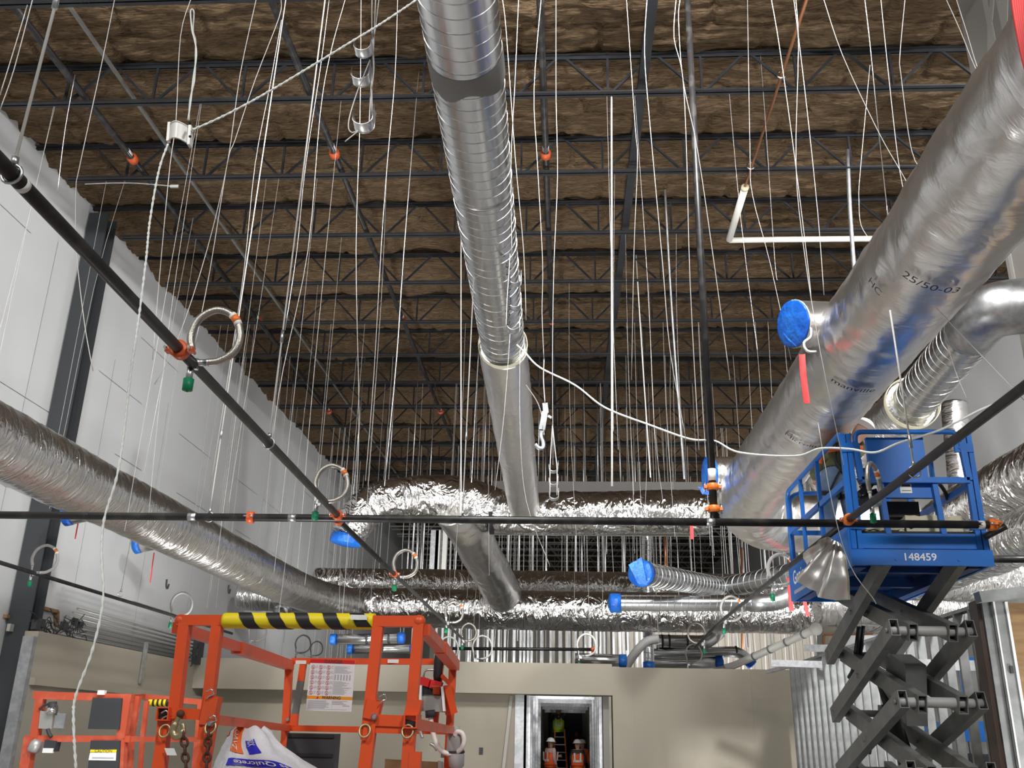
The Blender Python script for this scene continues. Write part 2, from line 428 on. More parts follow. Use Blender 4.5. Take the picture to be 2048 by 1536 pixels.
obj('sleeve_end', MB().tube([(2.69, 12.30, roofz(12.3)-.03), (2.69, 12.36, roofz(12.3)-.03)], .058, 12), 'fibre_yellow', t)
for y in (9.7, 11.75):
    b = MB(); z = roofz(y)-.02
    b.tube([V((2.67, y, z))+V((.05*math.cos(a), 0, .05*math.sin(a))) for a in [2*PI*i/14 for i in range(14)]], .012, 6, closed=True)
    obj('clamp', b, 'chrome', t)
run('white_pipe', 'white horizontal pipe joining the copper line under the fourth joist', 'pipe', [(2.73, 13.97, roofz(14)-.03), (5.6, 13.97, roofz(14)-.03)], .05, 'pvc_white')
# ---------------------------------------------------------------- low tan partitions
DW = 'drywall'
YW = 20.0
b = MB(); b.bx((-7.7, 13.4, 0), (-7.5, YW, 2.93)); struct('wall_low_left', b, DW)
b = MB(); b.bx((-7.5, 13.4, 2.20), (-7.42, YW, 2.30)); struct('trim_ledge', b, DW)
b = MB()
b.bx((-7.7, YW, 0), (-.80, YW+.12, 2.5)); b.bx((-7.5, YW-.55, 2.44), (.91, YW+.12, 3.03)); b.bx((.91, YW-.55, 0), (5.0, YW-.40, 2.97))
struct('wall_low_back', b, DW)
b = MB()
for x in (1.32, 2.45, 3.6): b.bx((x, YW-.553, 0), (x+.008, YW-.549, 2.95))
for x in (-.9, -.25): b.bx((x, YW-.553, 2.45), (x+.008, YW-.549, 3.02))
struct('trim_board_joints', b, 'drywall_gray')
# corridor
b = MB(); b.bx((-.92, YW, 0), (-.80, 46, 2.9)); struct('wall_corridor_left', b, 'drywall_gray')
b = MB(); b.bx((.74, YW, 0), (.86, 46, 2.9)); struct('wall_corridor_right', b, 'drywall_gray')
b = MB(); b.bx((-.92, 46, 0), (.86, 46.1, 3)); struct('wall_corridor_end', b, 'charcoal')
def stud(p0, p1, w, d, ax, name, label, cat, group, ms='zinc'):
    """C stud: web plus two lipped flanges; ax = unit vector along the web width"""
    p0 = V(p0); p1 = V(p1); ax = V(ax); n = (p1-p0).normalized().cross(ax)
    b = MB(); u = ax
    b.beam(p0, p1, .004, w, up=ax)
    for s in (-1, 1):
        o = ax*(w/2*s); b.beam(p0+o+n*d/2, p1+o+n*d/2, d, .004, up=ax)
        q = o-ax*.008*s+n*d; b.beam(p0+q, p1+q, .004, .016, up=ax)
    return tag(obj(name, b, ms), label, cat, group)
for i, y in enumerate((20.25, 21.6, 23.4, 25.8, 28.6)):
    tag(obj('corridor_stud', MB().bx((-.80, y, 0), (-.72, y+.16, 2.6)), 'zinc'), 'bare steel stud along the left side of the corridor', 'stud', 'corridor studs left')
    tag(obj('corridor_stud', MB().bx((.68, y+.4, 0), (.74, y+.52, 2.6)), 'zinc'), 'bare steel stud along the right side of the corridor', 'stud', 'corridor studs right')
for i, y in enumerate((22.0, 24.2, 27.0, 30.0, 33.5, 37.5)):
    tag(obj('corridor_joist', MB().bx((-.8, y, 2.52), (.74, y+.12, 2.62)), 'zinc'), 'pale steel cross member over the corridor', 'cross member', 'corridor cross members')
tag(obj('door_frame', MB().bx((-1.02, YW-.06, 0), (-.84, YW+.02, 2.44)).bx((-.74, YW-.1, 2.44), (.86, YW+.3, 2.50)), 'zinc_dull'), 'pale steel frame on the left of the corridor opening', 'door frame')
tag(obj('drywall_sheet', MB().beam((-1.32, YW-.3, 0), (-1.1, YW-.03, 2.42), .06, .02), 'joint'), 'narrow board leaning on the wall left of the corridor opening', 'board')
for i, (px, py) in enumerate(((886, 1508), (962, 1502))):
    p = aY(px, py, YW-.002); tag(obj('outlet_box', MB().box(p, (.08, .03, .13)), 'charcoal'), ('dark outlet box on the tan wall, %s of the pair' % ('left', 'right')[i]), 'outlet')
# ================================================================ ducts
SEED = [0]
def foil(P, r, parent, name='insulation_wrap', amp=.045, ms='foil', step=.055, n=40, sec=None, label=None, crop=True):
    SEED[0] += 1
    P = resample(P, step); rr = r if not isinstance(r, tuple) else [r[0]+(r[1]-r[0])*i/(len(P)-1) for i in range(len(P))]
    return obj(name, MB().tube(P, rr, n, rf=crumple(SEED[0], amp)), ms, parent, label)
def spiral(P, r, parent, pitch=.125, seam=.004, hand=1, n=40, name='duct_body', ms='galv', nseam=26):
    P = resample(P, .12)
    o = obj(name, MB().tube(P, r, n), ms, parent)
    # helical lock seam
    L = [0]
    for a, b in zip(P, P[1:]): L.append(L[-1]+(b-a).length)
    d = (P[1]-P[0]).normalized(); x = d.cross(V((0, 0, 1)) if abs(d.z) < .9 else V((0, 1, 0))).normalized()
    fr = []; d0 = d
    for i in range(len(P)):
        d = (P[min(i+1, len(P)-1)]-P[max(i-1, 0)]).normalized(); q = d0.rotation_difference(d); x = q @ x; x = (x-d*x.dot(d)).normalized(); fr.append((x, x.cross(d))); d0 = d
    Q = []; N = int(L[-1]/pitch*nseam); j = 0
    for k in range(N+1):
        s = L[-1]*k/N
        while j < len(L)-2 and L[j+1] < s: j += 1
        t = (s-L[j])/(L[j+1]-L[j]); c = P[j].lerp(P[j+1], t); x = fr[j][0].lerp(fr[j+1][0], t); u = fr[j][1].lerp(fr[j+1][1], t)
        a = hand*2*PI*s/pitch; Q.append(c+(x*math.cos(a)+u*math.sin(a))*(r+seam*.2))
    obj('spiral_seam', MB().tube(Q, seam, 4, caps=False), 'galv_seam', parent)
    return o
def ring(o, ax, r, w, ms, parent, name, n=40, rag=0, label=None):
    ax = V(ax).normalized(); sd = R_.random()*50
    P = [V(o)+ax*(w*t) for t in (0, .15, .85, 1)]
    mb = MB().tube(P, [r*.985, r*1.012, r*1.012, r*.985], n, caps=False)
    if rag:
        for i, p in enumerate(mb.v):
            if i >= 2*n: mb.v[i] = p+ax*rag*(noise.noise(V((p.x*5+sd, p.z*5, p.y*.2)))*.9+.2)
    return obj(name, mb, ms, parent, label)
def blue_cap(o, ax, r, parent, skirt=.12, bulge=.05, flap=None, n=20):
    """blue plastic film taped over an open duct end"""
    ax = V(ax).normalized(); sd = R_.random()*40
    def rf(L, a): return 1+.05*noise.noise(V((L*9+sd, math.cos(a)*3, math.sin(a)*3)))
    P = [V(o)-ax*skirt*(1-t) for t in (0, .5, 1)]+[V(o)+ax*bulge*t for t in (.3, .7, 1)]
    mb = MB().tube(P, [r*1.04, r*1.05, r*1.05, r*.97, r*.7, r*.05], n, rf=rf)
    if flap:
        a, b, c, d = [V(q) for q in flap]
        G = [[a.lerp(b, i/5).lerp(c.lerp(d, i/5), j/5)+V((0, .02*noise.noise(V((i+sd, j, 0))), .02*noise.noise(V((i, j+sd, 2))))) for i in range(6)] for j in range(6)]
        mb.sheet(G); G2 = [[p+V((.004, .006, 0)) for p in row] for row in G]; mb.sheet(G2)
    return obj('plastic_cap', mb, 'blue_film', parent, 'blue plastic film end cap')
# --- overhead spiral duct, centre
cx = lambda Y: -.66-(Y-4.6)*.012
cz = 5.9
t = thing('spiral_duct', 'long round duct overhead in the centre, bare spiral steel then foil wrapped', 'duct', (cx(10), 10, cz))
spiral([(cx(-2), -2, cz), (cx(10.2), 10.2, cz)], .25, t)
foil([(cx(10.05), 10.05, cz), (cx(14), 14, cz-.01), (cx(18.2), 18.2, cz)], (.285, .30), t, amp=.04, ms='foil_soft')
ring((cx(9.98), 9.98, cz), (0, 1, 0), .285, .09, 'fibre_yellow', t, 'insulation_edge')
ring((cx(5.02), 5.02, cz), (0, 1, 0), .255, .20, 'sealant', t, 'joint_sealant', rag=.10)
ring((cx(9.45), 9.45, cz), (0, 1, 0), .254, .09, 'sealant', t, 'joint_band')
ring((cx(6.62), 6.62, cz), (0, 1, 0), .253, .03, 'galv', t, 'joint_collar')
# --- cross ducts behind the sprinkler main
t = thing('cross_duct', 'crumpled foil cross duct under the far end of the overhead spiral duct', 'duct', (-.3, 18.6, 5.85))
YC = 18.7
foil([(-1.50, YC, 5.93), (-.8, YC, 5.86), (.6, YC, 5.90), (1.9, YC, 5.92), (2.9, YC-.1, 5.9)], .42, t, amp=.09, ms='foil_crumple')
obj('strap', MB().tube([(-1.53, YC, 5.9), (-1.45, YC, 5.9)], .45, 30), 'black', t, 'black strap')
t = thing('duct_elbow', 'crumpled foil elbow left of the centre turning down to a blue capped outlet', 'duct', (-2.8, 18.5, 5.5))
P = fillet([(-1.46, YC, 5.95), (-1.9, YC-.1, 6.14), (-3.1, YC-.3, 6.18), (-3.98, YC-.5, 5.92), (-4.28, YC-.6, 5.25)], .55, 8)
foil(P, (.44, .36), t, amp=.11, ms='foil_crumple')
blue_cap((-4.30, YC-.605, 5.12), (-.15, 0, -1), .30, t, .16, .05)
t = thing('box_duct', 'flat topped rectangular duct, coloured dark for shade, behind the crumpled foil cross duct', 'duct', (.5, 19.5, 5.9))
obj('duct_body', MB().bx((-1.52, 19.25, 5.95), (3.0, 20.1, 6.69)), 'duct_shaded', t)
t = thing('cross_duct', 'slim smooth foil cross duct just under the sprinkler main in the centre', 'duct', (.5, 18.5, 5.42))
foil([aY(962, 1053, 19.42), aY(1392, 1056, 19.42)], .175, t, amp=.012, ms='foil_smooth', n=28)
# --- branch dropping to the lower cross ducts
t = thing('branch_duct', 'foil wrapped branch duct sloping down behind the sprinkler main in the centre', 'duct', (-1.7, 20, 5.2))
foil([(-2.25, 18.4, 5.92), (-2.0, 19.0, 5.62), (-1.42, 21.7, 4.66)], .42, t, amp=.05, ms='foil_soft')
# --- lower cross ducts
t = thing('cross_duct', 'long foil wrapped lower cross duct in front of the bare studs', 'duct', (0, 22, 4.35))
foil([(-5.5, 22.1, 4.40), (-4.6, 22.05, 4.40), (0, 22, 4.36), (4.5, 22, 4.36), (8.2, 22, 4.33)], .44, t, amp=.035, ms='foil_crumple')
t = thing('cross_duct', 'foil cross duct whose shaded top shows just behind the long lower one', 'duct', (0, 23.3, 5.1))
foil([(-6.2, 23.3, 5.12), (-1, 23.3, 5.10), (5.2, 23.3, 5.06)], .38, t, amp=.022, ms='foil_crumple')
t = thing('duct_stub', 'short capped foil stub beside the white left wall behind the left duct', 'duct', (-7.0, 22.3, 4.6))
foil([(-7.72, 22.2, 4.62), (-5.2, 22.2, 4.52)], .30, t, amp=.05)
obj('outlet_collar', MB().tube([(-6.62, 22.1, 4.35), (-6.62, 22.1, 4.02)], .20, 20), 'galv', t)
# --- long left duct
t = thing('foil_duct', 'long foil wrapped duct running along the white left wall', 'duct', (-5.65, 14, 4.4))
P = [(-6.02, 2.0, 4.44), (-5.92, 6.4, 4.42), (-5.85, 9.0, 4.40), (-5.68, 14, 4.38), (-5.46, 19.6, 4.38), (-4.9, 21.6, 4.38)]
foil(spline(P, 5), .365, t, amp=.045)
for (px, py, Y) in ((130, 1033, 13.2), (270, 1092, 16.4)):
    p = aY(px, py, Y); tt = p+V((.55, 0, .12))
    obj('branch_stub', MB().tube([p, tt], .14, 16), 'foil_smooth', t); blue_cap(p, p-tt, .14, t, .1, .04)
# --- big right duct
t = thing('foil_duct', 'biggest foil wrapped duct running down from the upper right corner', 'duct', (2.69, 9, 5.05))
bx_, bz = 2.69, 5.05
P = fillet([(bx_+.05, -2, bz+.04), (bx_, 9, bz), (bx_-.02, 13.9, bz-.05), (bx_+.35, 14.6, 4.85), (5.36, 14.75, 4.78)], 1.0, 10)
foil(P, (.375, .47), t, amp=.05, step=.05, n=56, ms='foil_soft')
wrap_o = t.children[0]
def cyl_place(Yc, a0, r):
    """glyph x runs round the duct, glyph y runs along it"""
    def f(x, y):
        a = a0+x/r; return V((bx_+math.cos(a)*r, Yc-y, bz+math.sin(a)*r))
    return f
def bigr(Y): return .40+.07*min(1, (Y-3.4)/14)+.024
for body, Yc, a0, s in (('25/50-03', 6.05, -1.92, .115), ('HC', 6.45, -2.65, .105), ('manville', 8.05, -1.85, .125), ('Microlite', 9.75, -1.95, .12), ('25/50-03', 12.3, -1.85, .10)):
    text(body, s, cyl_place(Yc, a0, bigr(Yc)), 'ink', t, 'print')
a = aY(1690, 650, 8.25); e = aY(1585, 648, 8.0)
foil([V((2.45, 8.15, bz+.02)), a+V((0, 0, 0)), e], .215, t, 'branch_stub', amp=.012, ms='foil_smooth', step=.04, n=32)
blue_cap(e, e-a, .21, t, .015, .02, (e+V((-.01, -.02, -.20)), e+V((-.10, -.03, -.10)), e+V((.02, -.02, -.24)), e+V((-.06, -.03, -.17))), 28)
ring(e+(a-e).normalized()*.015, a-e, .222, .012, 'fibre_yellow', t, 'insulation_edge', 32)
a = aY(1480, 950, 13.3); e = aY(1416, 950, 13.2)
foil([a+V((.4, 0, 0)), a, e], .26, t, 'branch_stub', amp=.03, step=.06, n=32)
blue_cap(e, e-a, .26, t, .05, .03, (e+V((-.02, -.05, -.20)), e+V((-.16, -.05, -.18)), e+V((.05, -.05, -.30)), e+V((-.1, -.05, -.30))), 24)
b = MB(); p = aY(1622, 655, 7.75)
b.tube(spline([p, p+V((-.01, 0, -.09)), p+V((-.075, 0, -.15)), p+V((-.05, 0, -.225)), p+V((.03, 0, -.235))], 5), .016, 8, flat=.5)
tag(obj('strap_hook', b, 'zinc'), 'curled metal strap hanging on the capped stub of the big duct', 'strap')
def flag(P, w, label, Yd=0):
    P = spline([V(p) for p in P], 4); G = [[p+V((-w/2, 0, 0)), p+V((0, .01, 0)), p+V((w/2, 0, 0))] for p in P]
    G2 = [[q+V((0, .004, 0)) for q in r] for r in G]
    tag(obj('ribbon', MB().sheet(G).sheet(G2), 'red_flag'), label, 'ribbon')
flag([aY(1604, 708, 7.9), aY(1607, 750, 7.9), aY(1614, 806, 7.9)], .055, 'red ribbon hanging from the capped stub of the big duct')
flag([aY(1383, 1046, 13), aY(1384, 1078, 13)], .05, 'short red ribbon just left of the lower bend of the big duct')
flag([aY(1578, 1155, 15), aY(1583, 1222, 15)], .07, 'red ribbon hanging under the far corner of the blue lift, left one')
flag([aY(1609, 1203, 15), aY(1616, 1232, 15)], .06, 'red ribbon hanging under the far corner of the blue lift, right one')
flag([aY(157, 1040, 13.5), aY(150, 1078, 13.5)], .02, 'thin red ribbon hanging from the left stub of the left duct')
flag([aY(308, 1105, 17), aY(300, 1165, 17)], .022, 'thin red ribbon hanging from the right stub of the left duct')
b = MB()
for k in range(7):
    x = 1.93+k*.013; b.tube(spline([aY(2022+k*5, -20, 3.6), aY(2030+k*4, 40, 3.6), aY(2046+k*4, 120, 3.6), aY(2062+k*4, 170, 3.6)], 4), .008, 6)
tag(obj('red_cords', b, 'red_flag'), 'bundle of red cords hanging in the upper right corner', 'cord', None, 'stuff')
# --- grey spiral duct on the right
t = thing('spiral_duct', 'bare grey spiral duct with a smooth elbow right of the biggest foil duct', 'duct', (4.1, 10, 5.5))
A = V((4.02, 8.75, 5.5)); B = V((4.14, 11.0, 5.46))
spiral([A, B], .245, t, hand=-1)
el = fillet([B+(A-B)*1.0, A, V((4.0, 8.3, 5.52)), V((4.55, 8.15, 5.5)), V((5.6, 8.2, 5.4))], .5, 10)
obj('elbow', MB().tube(el[1:], .262, 36), 'zinc', t, 'smooth grey elbow')
ring(A, B-A, .25, .07, 'zinc_dull', t, 'joint_collar')
C2 = V((3.98, 14.2, 5.42))
foil([B-(B-A)*.06, C2], .29, t, amp=.06)
ring(B-(B-A)*.10, B-A, .315, .10, 'fibre_yellow', t, 'insulation_edge')
# --- ducts at the right edge
t = thing('foil_duct', 'upper of the two foil ducts at the right edge beside the blue lift', 'duct', (5.7, 12, 4.8))
foil([(5.7, 4.5, 4.72), (5.75, 8.6, 4.75), (5.8, 12, 4.82), (5.85, 15.75, 4.85)], .38, t, amp=.06, ms='foil_crumple')
t = thing('foil_duct', 'lower of the two foil ducts at the right edge beside the blue lift', 'duct', (6, 12, 4.2))
foil([(5.7, 5.0, 4.08), (5.75, 9.4, 4.12), (5.8, 13, 4.15), (5.8, 15.95, 4.2)], .33, t, amp=.06, ms='foil_crumple')
t = thing('riser_duct', 'upright crumpled foil duct behind the blue lift platform', 'duct', (6.6, 16.5, 4))
foil([(6.95, 16.3, 7.4), (6.85, 16.4, 4.72)], .21, t, amp=.08)
t = thing('cross_duct', 'foil cross duct low at the right edge beyond the blue lift', 'duct', (7, 16, 3.9))
foil([(4.4, 16.4, 4.35), (8.4, 16.2, 4.25)], .40, t, amp=.05, ms='foil_crumple')
t = thing('cross_duct', 'lowest foil cross duct at the right edge above the tan partition', 'duct', (7, 19, 3.9))
foil([(5.0, 19.4, 4.22), (8.4, 19.4, 4.12)], .36, t, amp=.05)
# --- spiral stubs in the right middle distance
Y = 18.0
t = thing('spiral_stub', 'V-shaped bare spiral duct with a large blue capped end', 'duct', aY(1440, 1165, Y))
p0, p1, p2 = aY(1280, 1146, Y-2.0), aY(1446, 1176, Y+1.4), aY(1625, 1140, Y-.6)
spiral([p0, p1], .20, t, .16, .006); spiral([p1, p2], .20, t, .16, .006)
obj('elbow_joint', MB().tube([p1+(p0-p1).normalized()*.16, p1, p1+(p2-p1).normalized()*.16], .205, 24), 'zinc', t)
blue_cap(p0, p0-p1, .215, t, .14, .05, (p0+V((-.20, -.12, .12)), p0+V((.02, -.12, .24)), p0+V((-.05, -.16, -.2)), p0+V((.10, -.16, -.22))))
t = thing('spiral_stub', 'straight bare spiral duct with a round blue capped end', 'duct', aY(1400, 1207, Y))
p0, p1, p2, p3 = aY(1222, 1206, Y), aY(1555, 1205, Y), aY(1600, 1180, Y), aY(1640, 1165, Y+.2)
spiral([p0, aY(1510, 1206, Y)], .15, t, .13, .005)
obj('elbow', MB().tube(fillet([aY(1500, 1206, Y), p1, p2, p3], .3, 6), .165, 24), 'zinc', t, 'smooth grey elbow')
blue_cap(p0, p0-p1, .17, t, .18, .06)
t = thing('duct_riser', 'upright spiral duct with a blue capped lower end over the tan wall', 'duct', aY(1297, 1335, 21))
spiral([aY(1293, 1055, 22.9), aY(1293, 1130, 22.9), aY(1298, 1332, 22.9)], .125, t, .12, .005, n=20)
blue_cap(aY(1298, 1338, 22.9), (0, 0, -1), .13, t, .16, .02)
def small(P, r, name, label, caps=(), bands=(), ms='galv', group=None):
    t = thing(name, label, 'duct', P[0], group)
    obj('duct_body', MB().tube(fillet(P, .3, 6), r, 20), ms, t)
    for a, b in caps: blue_cap(a, V(a)-V(b), r*1.03, t, r*1.1, .03)
    for a, b in bands: ring(a, V(b)-V(a), r*1.02, .05, 'charcoal', t, 'strap', 20)
Y = 24.5
a, b_, c = aY(1312, 1283, Y), aY(1415, 1285, Y), aY(1440, 1262, Y)
small([a, b_, c], .17, 'round_duct', 'upper of the bright round ducts over the tan wall on the right', (), ((aY(1322, 1283, Y), b_), (aY(1336, 1283, Y), b_), (aY(1372, 1284, Y), b_)))
a, b_, c = aY(1308, 1308, Y), aY(1480, 1303, Y), aY(1505, 1330, Y)
small([a, b_, c], .13, 'round_duct', 'middle bright round duct over the tan wall bending down to a blue cap', ((c, b_),), ((aY(1470, 1303, Y), b_),))
a, b_ = aY(1308, 1327, Y), aY(1445, 1327, Y)
small([a, b_], .15, 'round_duct', 'lowest bright round duct over the tan wall with a blue end', ((b_, a),))
a, b_ = aY(1150, 1318, 21.5), aY(1252, 1322, 21.5)
small([a, b_], .13, 'round_duct', 'bright round duct lying on top of the tan soffit left of the wall step', ((b_, a),))
p = [aY(1250, 1340, 22), aY(1262, 1318, 22), aY(1290, 1285, 22), aY(1318, 1278, 22)]
tag(obj('flex_duct', MB().tube(resample(spline(p, 5), .03), .10, 14, rf=lambda L, a: 1+.05*math.sin(L*90)), 'flex_gray'), 'grey flexible duct curving up beside the blue capped riser', 'duct')
a, b_ = aY(662, 1279, 18.8), aY(808, 1276, 18.8)
small([a, b_], .10, 'round_duct', 'upper small grey duct with blue caps behind the orange lift', ((a, b_), (b_, a)), ((aY(732, 1278, 18.8), b_), (aY(776, 1277, 18.8), b_)))
a, b_ = aY(696, 1298, 19.5), aY(832, 1297, 19.5)
small([a, b_], .095, 'round_duct', 'lower small grey duct with blue caps behind the orange lift', ((a, b_), (b_, a)), ((aY(764, 1297, 19.5), b_),))
# ================================================================ sprinkler piping
ZP = 3.384
def coupling(o, ax, r, parent, ms='orange_coupling'):
    ax = V(ax).normalized(); o = V(o)
    mb = MB().lathe(o-ax*.031, ax, [(0, r*1.15), (.005, r*1.5), (.057, r*1.5), (.062, r*1.15)], 16)
    s = ax.cross(V((0, 0, 1))) if abs(ax.z) < .9 else V((1, 0, 0)); s.normalize()
    for k in (-1, 1):
        mb.box(o+s*k*r*1.85, (.026, .04, .026)); mb.tube([o+s*k*r*1.95-ax*.044, o+s*k*r*1.95+ax*.044], .008, 6, mi=1)
    return obj('coupling', mb, [ms, 'chrome'], parent, 'orange grooved coupling')
def clevis(o, parent, top, ms='pvc_white', rod=.0053, r=.044):
    """ring hanger round a pipe with its threaded rod up to the roof"""
    o = V(o); top = V(top)
    mb = MB().tube([o+V((r*math.cos(a), 0, r*math.sin(a))) if True else o for a in [2*PI*i/16 for i in range(16)]], .006, 6, closed=True)
    obj('ring_hanger', mb, 'zinc', parent)
    d = top-(o+V((0, 0, r)))
    obj('rod', MB().tube([o+V((0, 0, r)), top], rod, 8), ms, parent)
    q = o+V((0, 0, r))+d*.11
    obj('rod_coupling', MB().tube([q, q+d.normalized()*.09], rod*1.9, 8), 'zinc', parent)
    obj('hanger_nut', MB().tube([o+V((0, 0, r)), o+V((0, 0, r+.03))], .014, 6), 'zinc', parent)
t = thing('sprinkler_main', 'black sprinkler main crossing the picture with an orange capped end', 'pipe', (-1, 7.9, ZP))
yl = lambda x: 7.867+(x+4.93)*.0145
xr = aZ(1985, 1047, ZP).x
obj('pipe', MB().tube([(-7.0, yl(-7.0), ZP), (xr, yl(xr), ZP)], .0335, 16), 'black_pipe', t)
coupling((xr+.02, yl(xr), ZP), (1, .0145, 0), .035, t, 'orange_bright')
obj('end_cap', MB().lathe((xr+.045, yl(xr), ZP), (1, 0, 0), [(0, .044), (.026, .044), (.062, .026)], 14), 'orange_bright', t, 'orange end cap')
obj('label_band', MB().lathe((xr-.10, yl(xr), ZP), (1, 0, 0), [(0, .0348), (.053, .0348)], 14), 'white', t)
for px in (500,): x = aZ(px, 1034, ZP).x; coupling((x, yl(x), ZP), (1, .0145, 0), .035, t)
for px in (385, 583, 1428): x = aZ(px, 1034, ZP).x; obj('painted_glint', MB().tube([(x-.035, yl(x), ZP), (x+.035, yl(x), ZP)], .0342, 16), 'zinc', t)  # pale bands painted in for small highlights on the pipe
for px in (418, 922):
    x = aZ(px, 1034, ZP).x; clevis((x, yl(x), ZP), t, (x+.05, yl(x)+.1, 9.5), r=.042)
t = thing('sprinkler_riser', 'black upright sprinkler pipe from the roof with two orange couplings', 'pipe', (1.264, 7.973, ZP))
xr_ = lambda z: 1.264+(z-3.71)*.006
obj('pipe', MB().tube([(1.262, 7.973, ZP), (1.301, 7.973, 9.95)], .0335, 14), 'black_pipe', t)
for py in (974, 1018): z = aY(1426, py, 7.973).z; coupling((xr_(z), 7.973, z), (0, 0, 1), .0335, t, 'orange_bright')
z = aY(1422, 950, 7.973).z; obj('label_band', MB().tube([(xr_(z), 7.973, z-.053), (xr_(z), 7.973, z+.053)], .0342, 14), 'white', t)
t = thing('sprinkler_branch', 'black sprinkler branch pipe running from the left edge to the main', 'pipe', (-1.9, 5, ZP))
xb = lambda y: -1.852-.016*(min(y, 7.83)-2.55)
obj('pipe', MB().tube([(xb(-1.3), -1.3, ZP), (xb(7.83), 7.83, ZP)], .0273, 14), 'black_pipe', t)
yc = aZ(352, 700, ZP).y; coupling((xb(yc), yc, ZP), (0, 1, 0), .030, t)
coupling((xb(7.81), 7.78, ZP), (0, 1, 0), .030, t)
for px, py in ((33, 348), (540, 886)):
    q = aZ(px, py, ZP); top = q+V((.05, .05, 6.1)); clevis((xb(q.y), q.y, ZP), t, top, rod=.0057, r=.035)
q = aZ(35, 365, ZP); obj('label_band', MB().tube([(xb(q.y), q.y, ZP), (xb(q.y), q.y+.026, ZP)], .028, 14), 'white', t)
t = thing('sprinkler_branch', 'black sprinkler branch pipe beyond the main towards the far wall, left of centre', 'pipe', (-1.98, 12, ZP))
obj('pipe', MB().tube([(-1.976, 7.95, ZP), (-1.98, 10.9, ZP), (-1.98, 18.4, ZP)], .0246, 12), 'black_pipe', t)
coupling((-1.976, 7.98, ZP), (0, 1, 0), .030, t); coupling((-1.98, aZ(788, 1148, ZP).y, ZP), (0, 1, 0), .0264, t)
t = thing('sprinkler_branch', 'black sprinkler branch pipe crossing in front of the blue lift', 'pipe', (2.35, 6, ZP))
obj('pipe', MB().tube([(2.385, -1.0, ZP), (2.367, 2.8, ZP), (2.341, 7.93, ZP)], .029, 14), 'black_pipe', t)
coupling((2.341, 7.82, ZP), (0, 1, 0), .032, t, 'orange_bright')
q = aZ(1829, 944, ZP); clevis((q.x, q.y, ZP), t, q+V((-.01, .02, 1.22)), r=.04, rod=.007)
t = thing('sprinkler_branch', 'black sprinkler branch pipe beyond the main on the right', 'pipe', (2.36, 12, ZP))
obj('pipe', MB().tube([(2.345, 8.03, ZP), (2.345, 9.58, ZP), (2.376, 12.3, ZP), (2.41, 15.62, ZP), (2.16, 16.37, 3.10)], .0264, 12), 'black_pipe', t)
t = thing('sprinkler_branch', 'thin black sprinkler branch pipe along the white left wall', 'pipe', (-6.35, 12, ZP))
obj('pipe', MB().tube([(-6.40, 9.3, ZP), (-6.345, 18.1, ZP)], .0246, 12), 'black_pipe', t)
q = aZ(241, 1188, ZP); clevis((q.x, q.y, ZP), t, q+V((.05, .3, 6.1)), ms='wire_dull', r=.035)
t = thing('sprinkler_main', 'short black sprinkler main over the tan soffit in the far middle', 'pipe', (-1, 20.9, ZP))
p, q = aY(905, 1297, 20.9), aY(1185, 1299, 20.9); obj('pipe', MB().tube([p, q], .035, 12), 'black_pipe', t); coupling(q, (1, 0, 0), .04, t)
tag(obj('black_pipe', MB().tube([aY(1985, 1118, 10.8), aY(2120, 1119, 10.8)], .042, 12), 'black_pipe'), 'short black horizontal pipe at the right edge beside the lift number panel', 'pipe')
tag(obj('black_pipe', MB().tube([aY(1968, 1075, 8.06), aY(2012, 1052, 7.95)], .029, 12), 'black_pipe'), 'short black pipe angled up to the orange capped end of the main', 'pipe')
# flexible sprinkler drops: braided loop, fittings, reducer with green cap
def drop(p, s, label, rot=0, flip=1, ms='steel_hose', lab=True, open_=False, k=1.0):
    """p: tee on the pipe; s: loop size in metres; loop stands upright, turned by rot about the vertical"""
    p = V(p); ex = V((math.cos(rot)*flip, math.sin(rot), 0)); ez = V((0, 0, 1))
    def q(u, w): return p+ex*u*s+ez*w*s
    t = thing('sprinkler_drop', label, 'sprinkler hose', p, 'flexible sprinkler drops')
    r = .085*s*k
    obj('riser_fitting', MB().tube([q(-.02, -.02), q(-.03, .30)], r*.62, 10).lathe(q(-.03, .22), ez, [(0, r*.9), (.05*s, r*.9)], 8), 'pvc_white' if ms != 'flex_gray' else ms, t)
    H = spline([q(-.03, .28), q(-.10, .62), q(.05, 1.02), q(.42, 1.22), q(.82, 1.05), q(1.0, .62), q(.92, .22), q(.62, .0), q(.34, -.04)], 6)
    obj('braided_hose', MB().tube(H, r, 12), ms, t)
    if lab:
        i = 24; obj('warning_label', MB().tube(H[i-1:i+4], r*1.06, 12, mi=0), 'white', t); obj('warning_label_stripe', MB().tube(H[i:i+3], r*1.1, 12), 'orange_bright', t)
    obj('union', MB().lathe(q(.40, -.04), -ex, [(0, r*1.05), (.05*s, r*1.05), (.06*s, r*.9), (.24*s, r*.9), (.25*s, r*1.15), (.33*s, r*1.15)], 10), 'zinc', t)
    obj('bracket', MB().box(q(.08, -.10), (.16*s, .10*s, .2*s)), 'zinc', t)
    obj('reducer', MB().tube([q(.0, -.14), q(.0, -.45)], r*.9, 12), 'zinc', t)
    obj('cap', MB().lathe(q(0, -.42), -ez, [(0, r*1.35), (.26*s, r*1.3), (.27*s, r*.3), (.30*s, r*.2)], 14), 'green_cap', t, 'green plastic cap')
    return t
def dz(px, py, Z=ZP+.02): return aZ(px, py, Z)
drop(dz(383, 722), .233, 'large steel hose loop with green cap hanging on the left branch pipe')
drop(dz(633, 1000), .238, 'hose loop with green cap just above the crossing of main and left branch', .1)
drop(dz(790, 1152), .255, 'hose loop with green cap on the far left-of-centre branch, nearer one', .15)
drop(dz(893, 1243), .264, 'hose loop with green cap on the far left-of-centre branch, second one', .2)
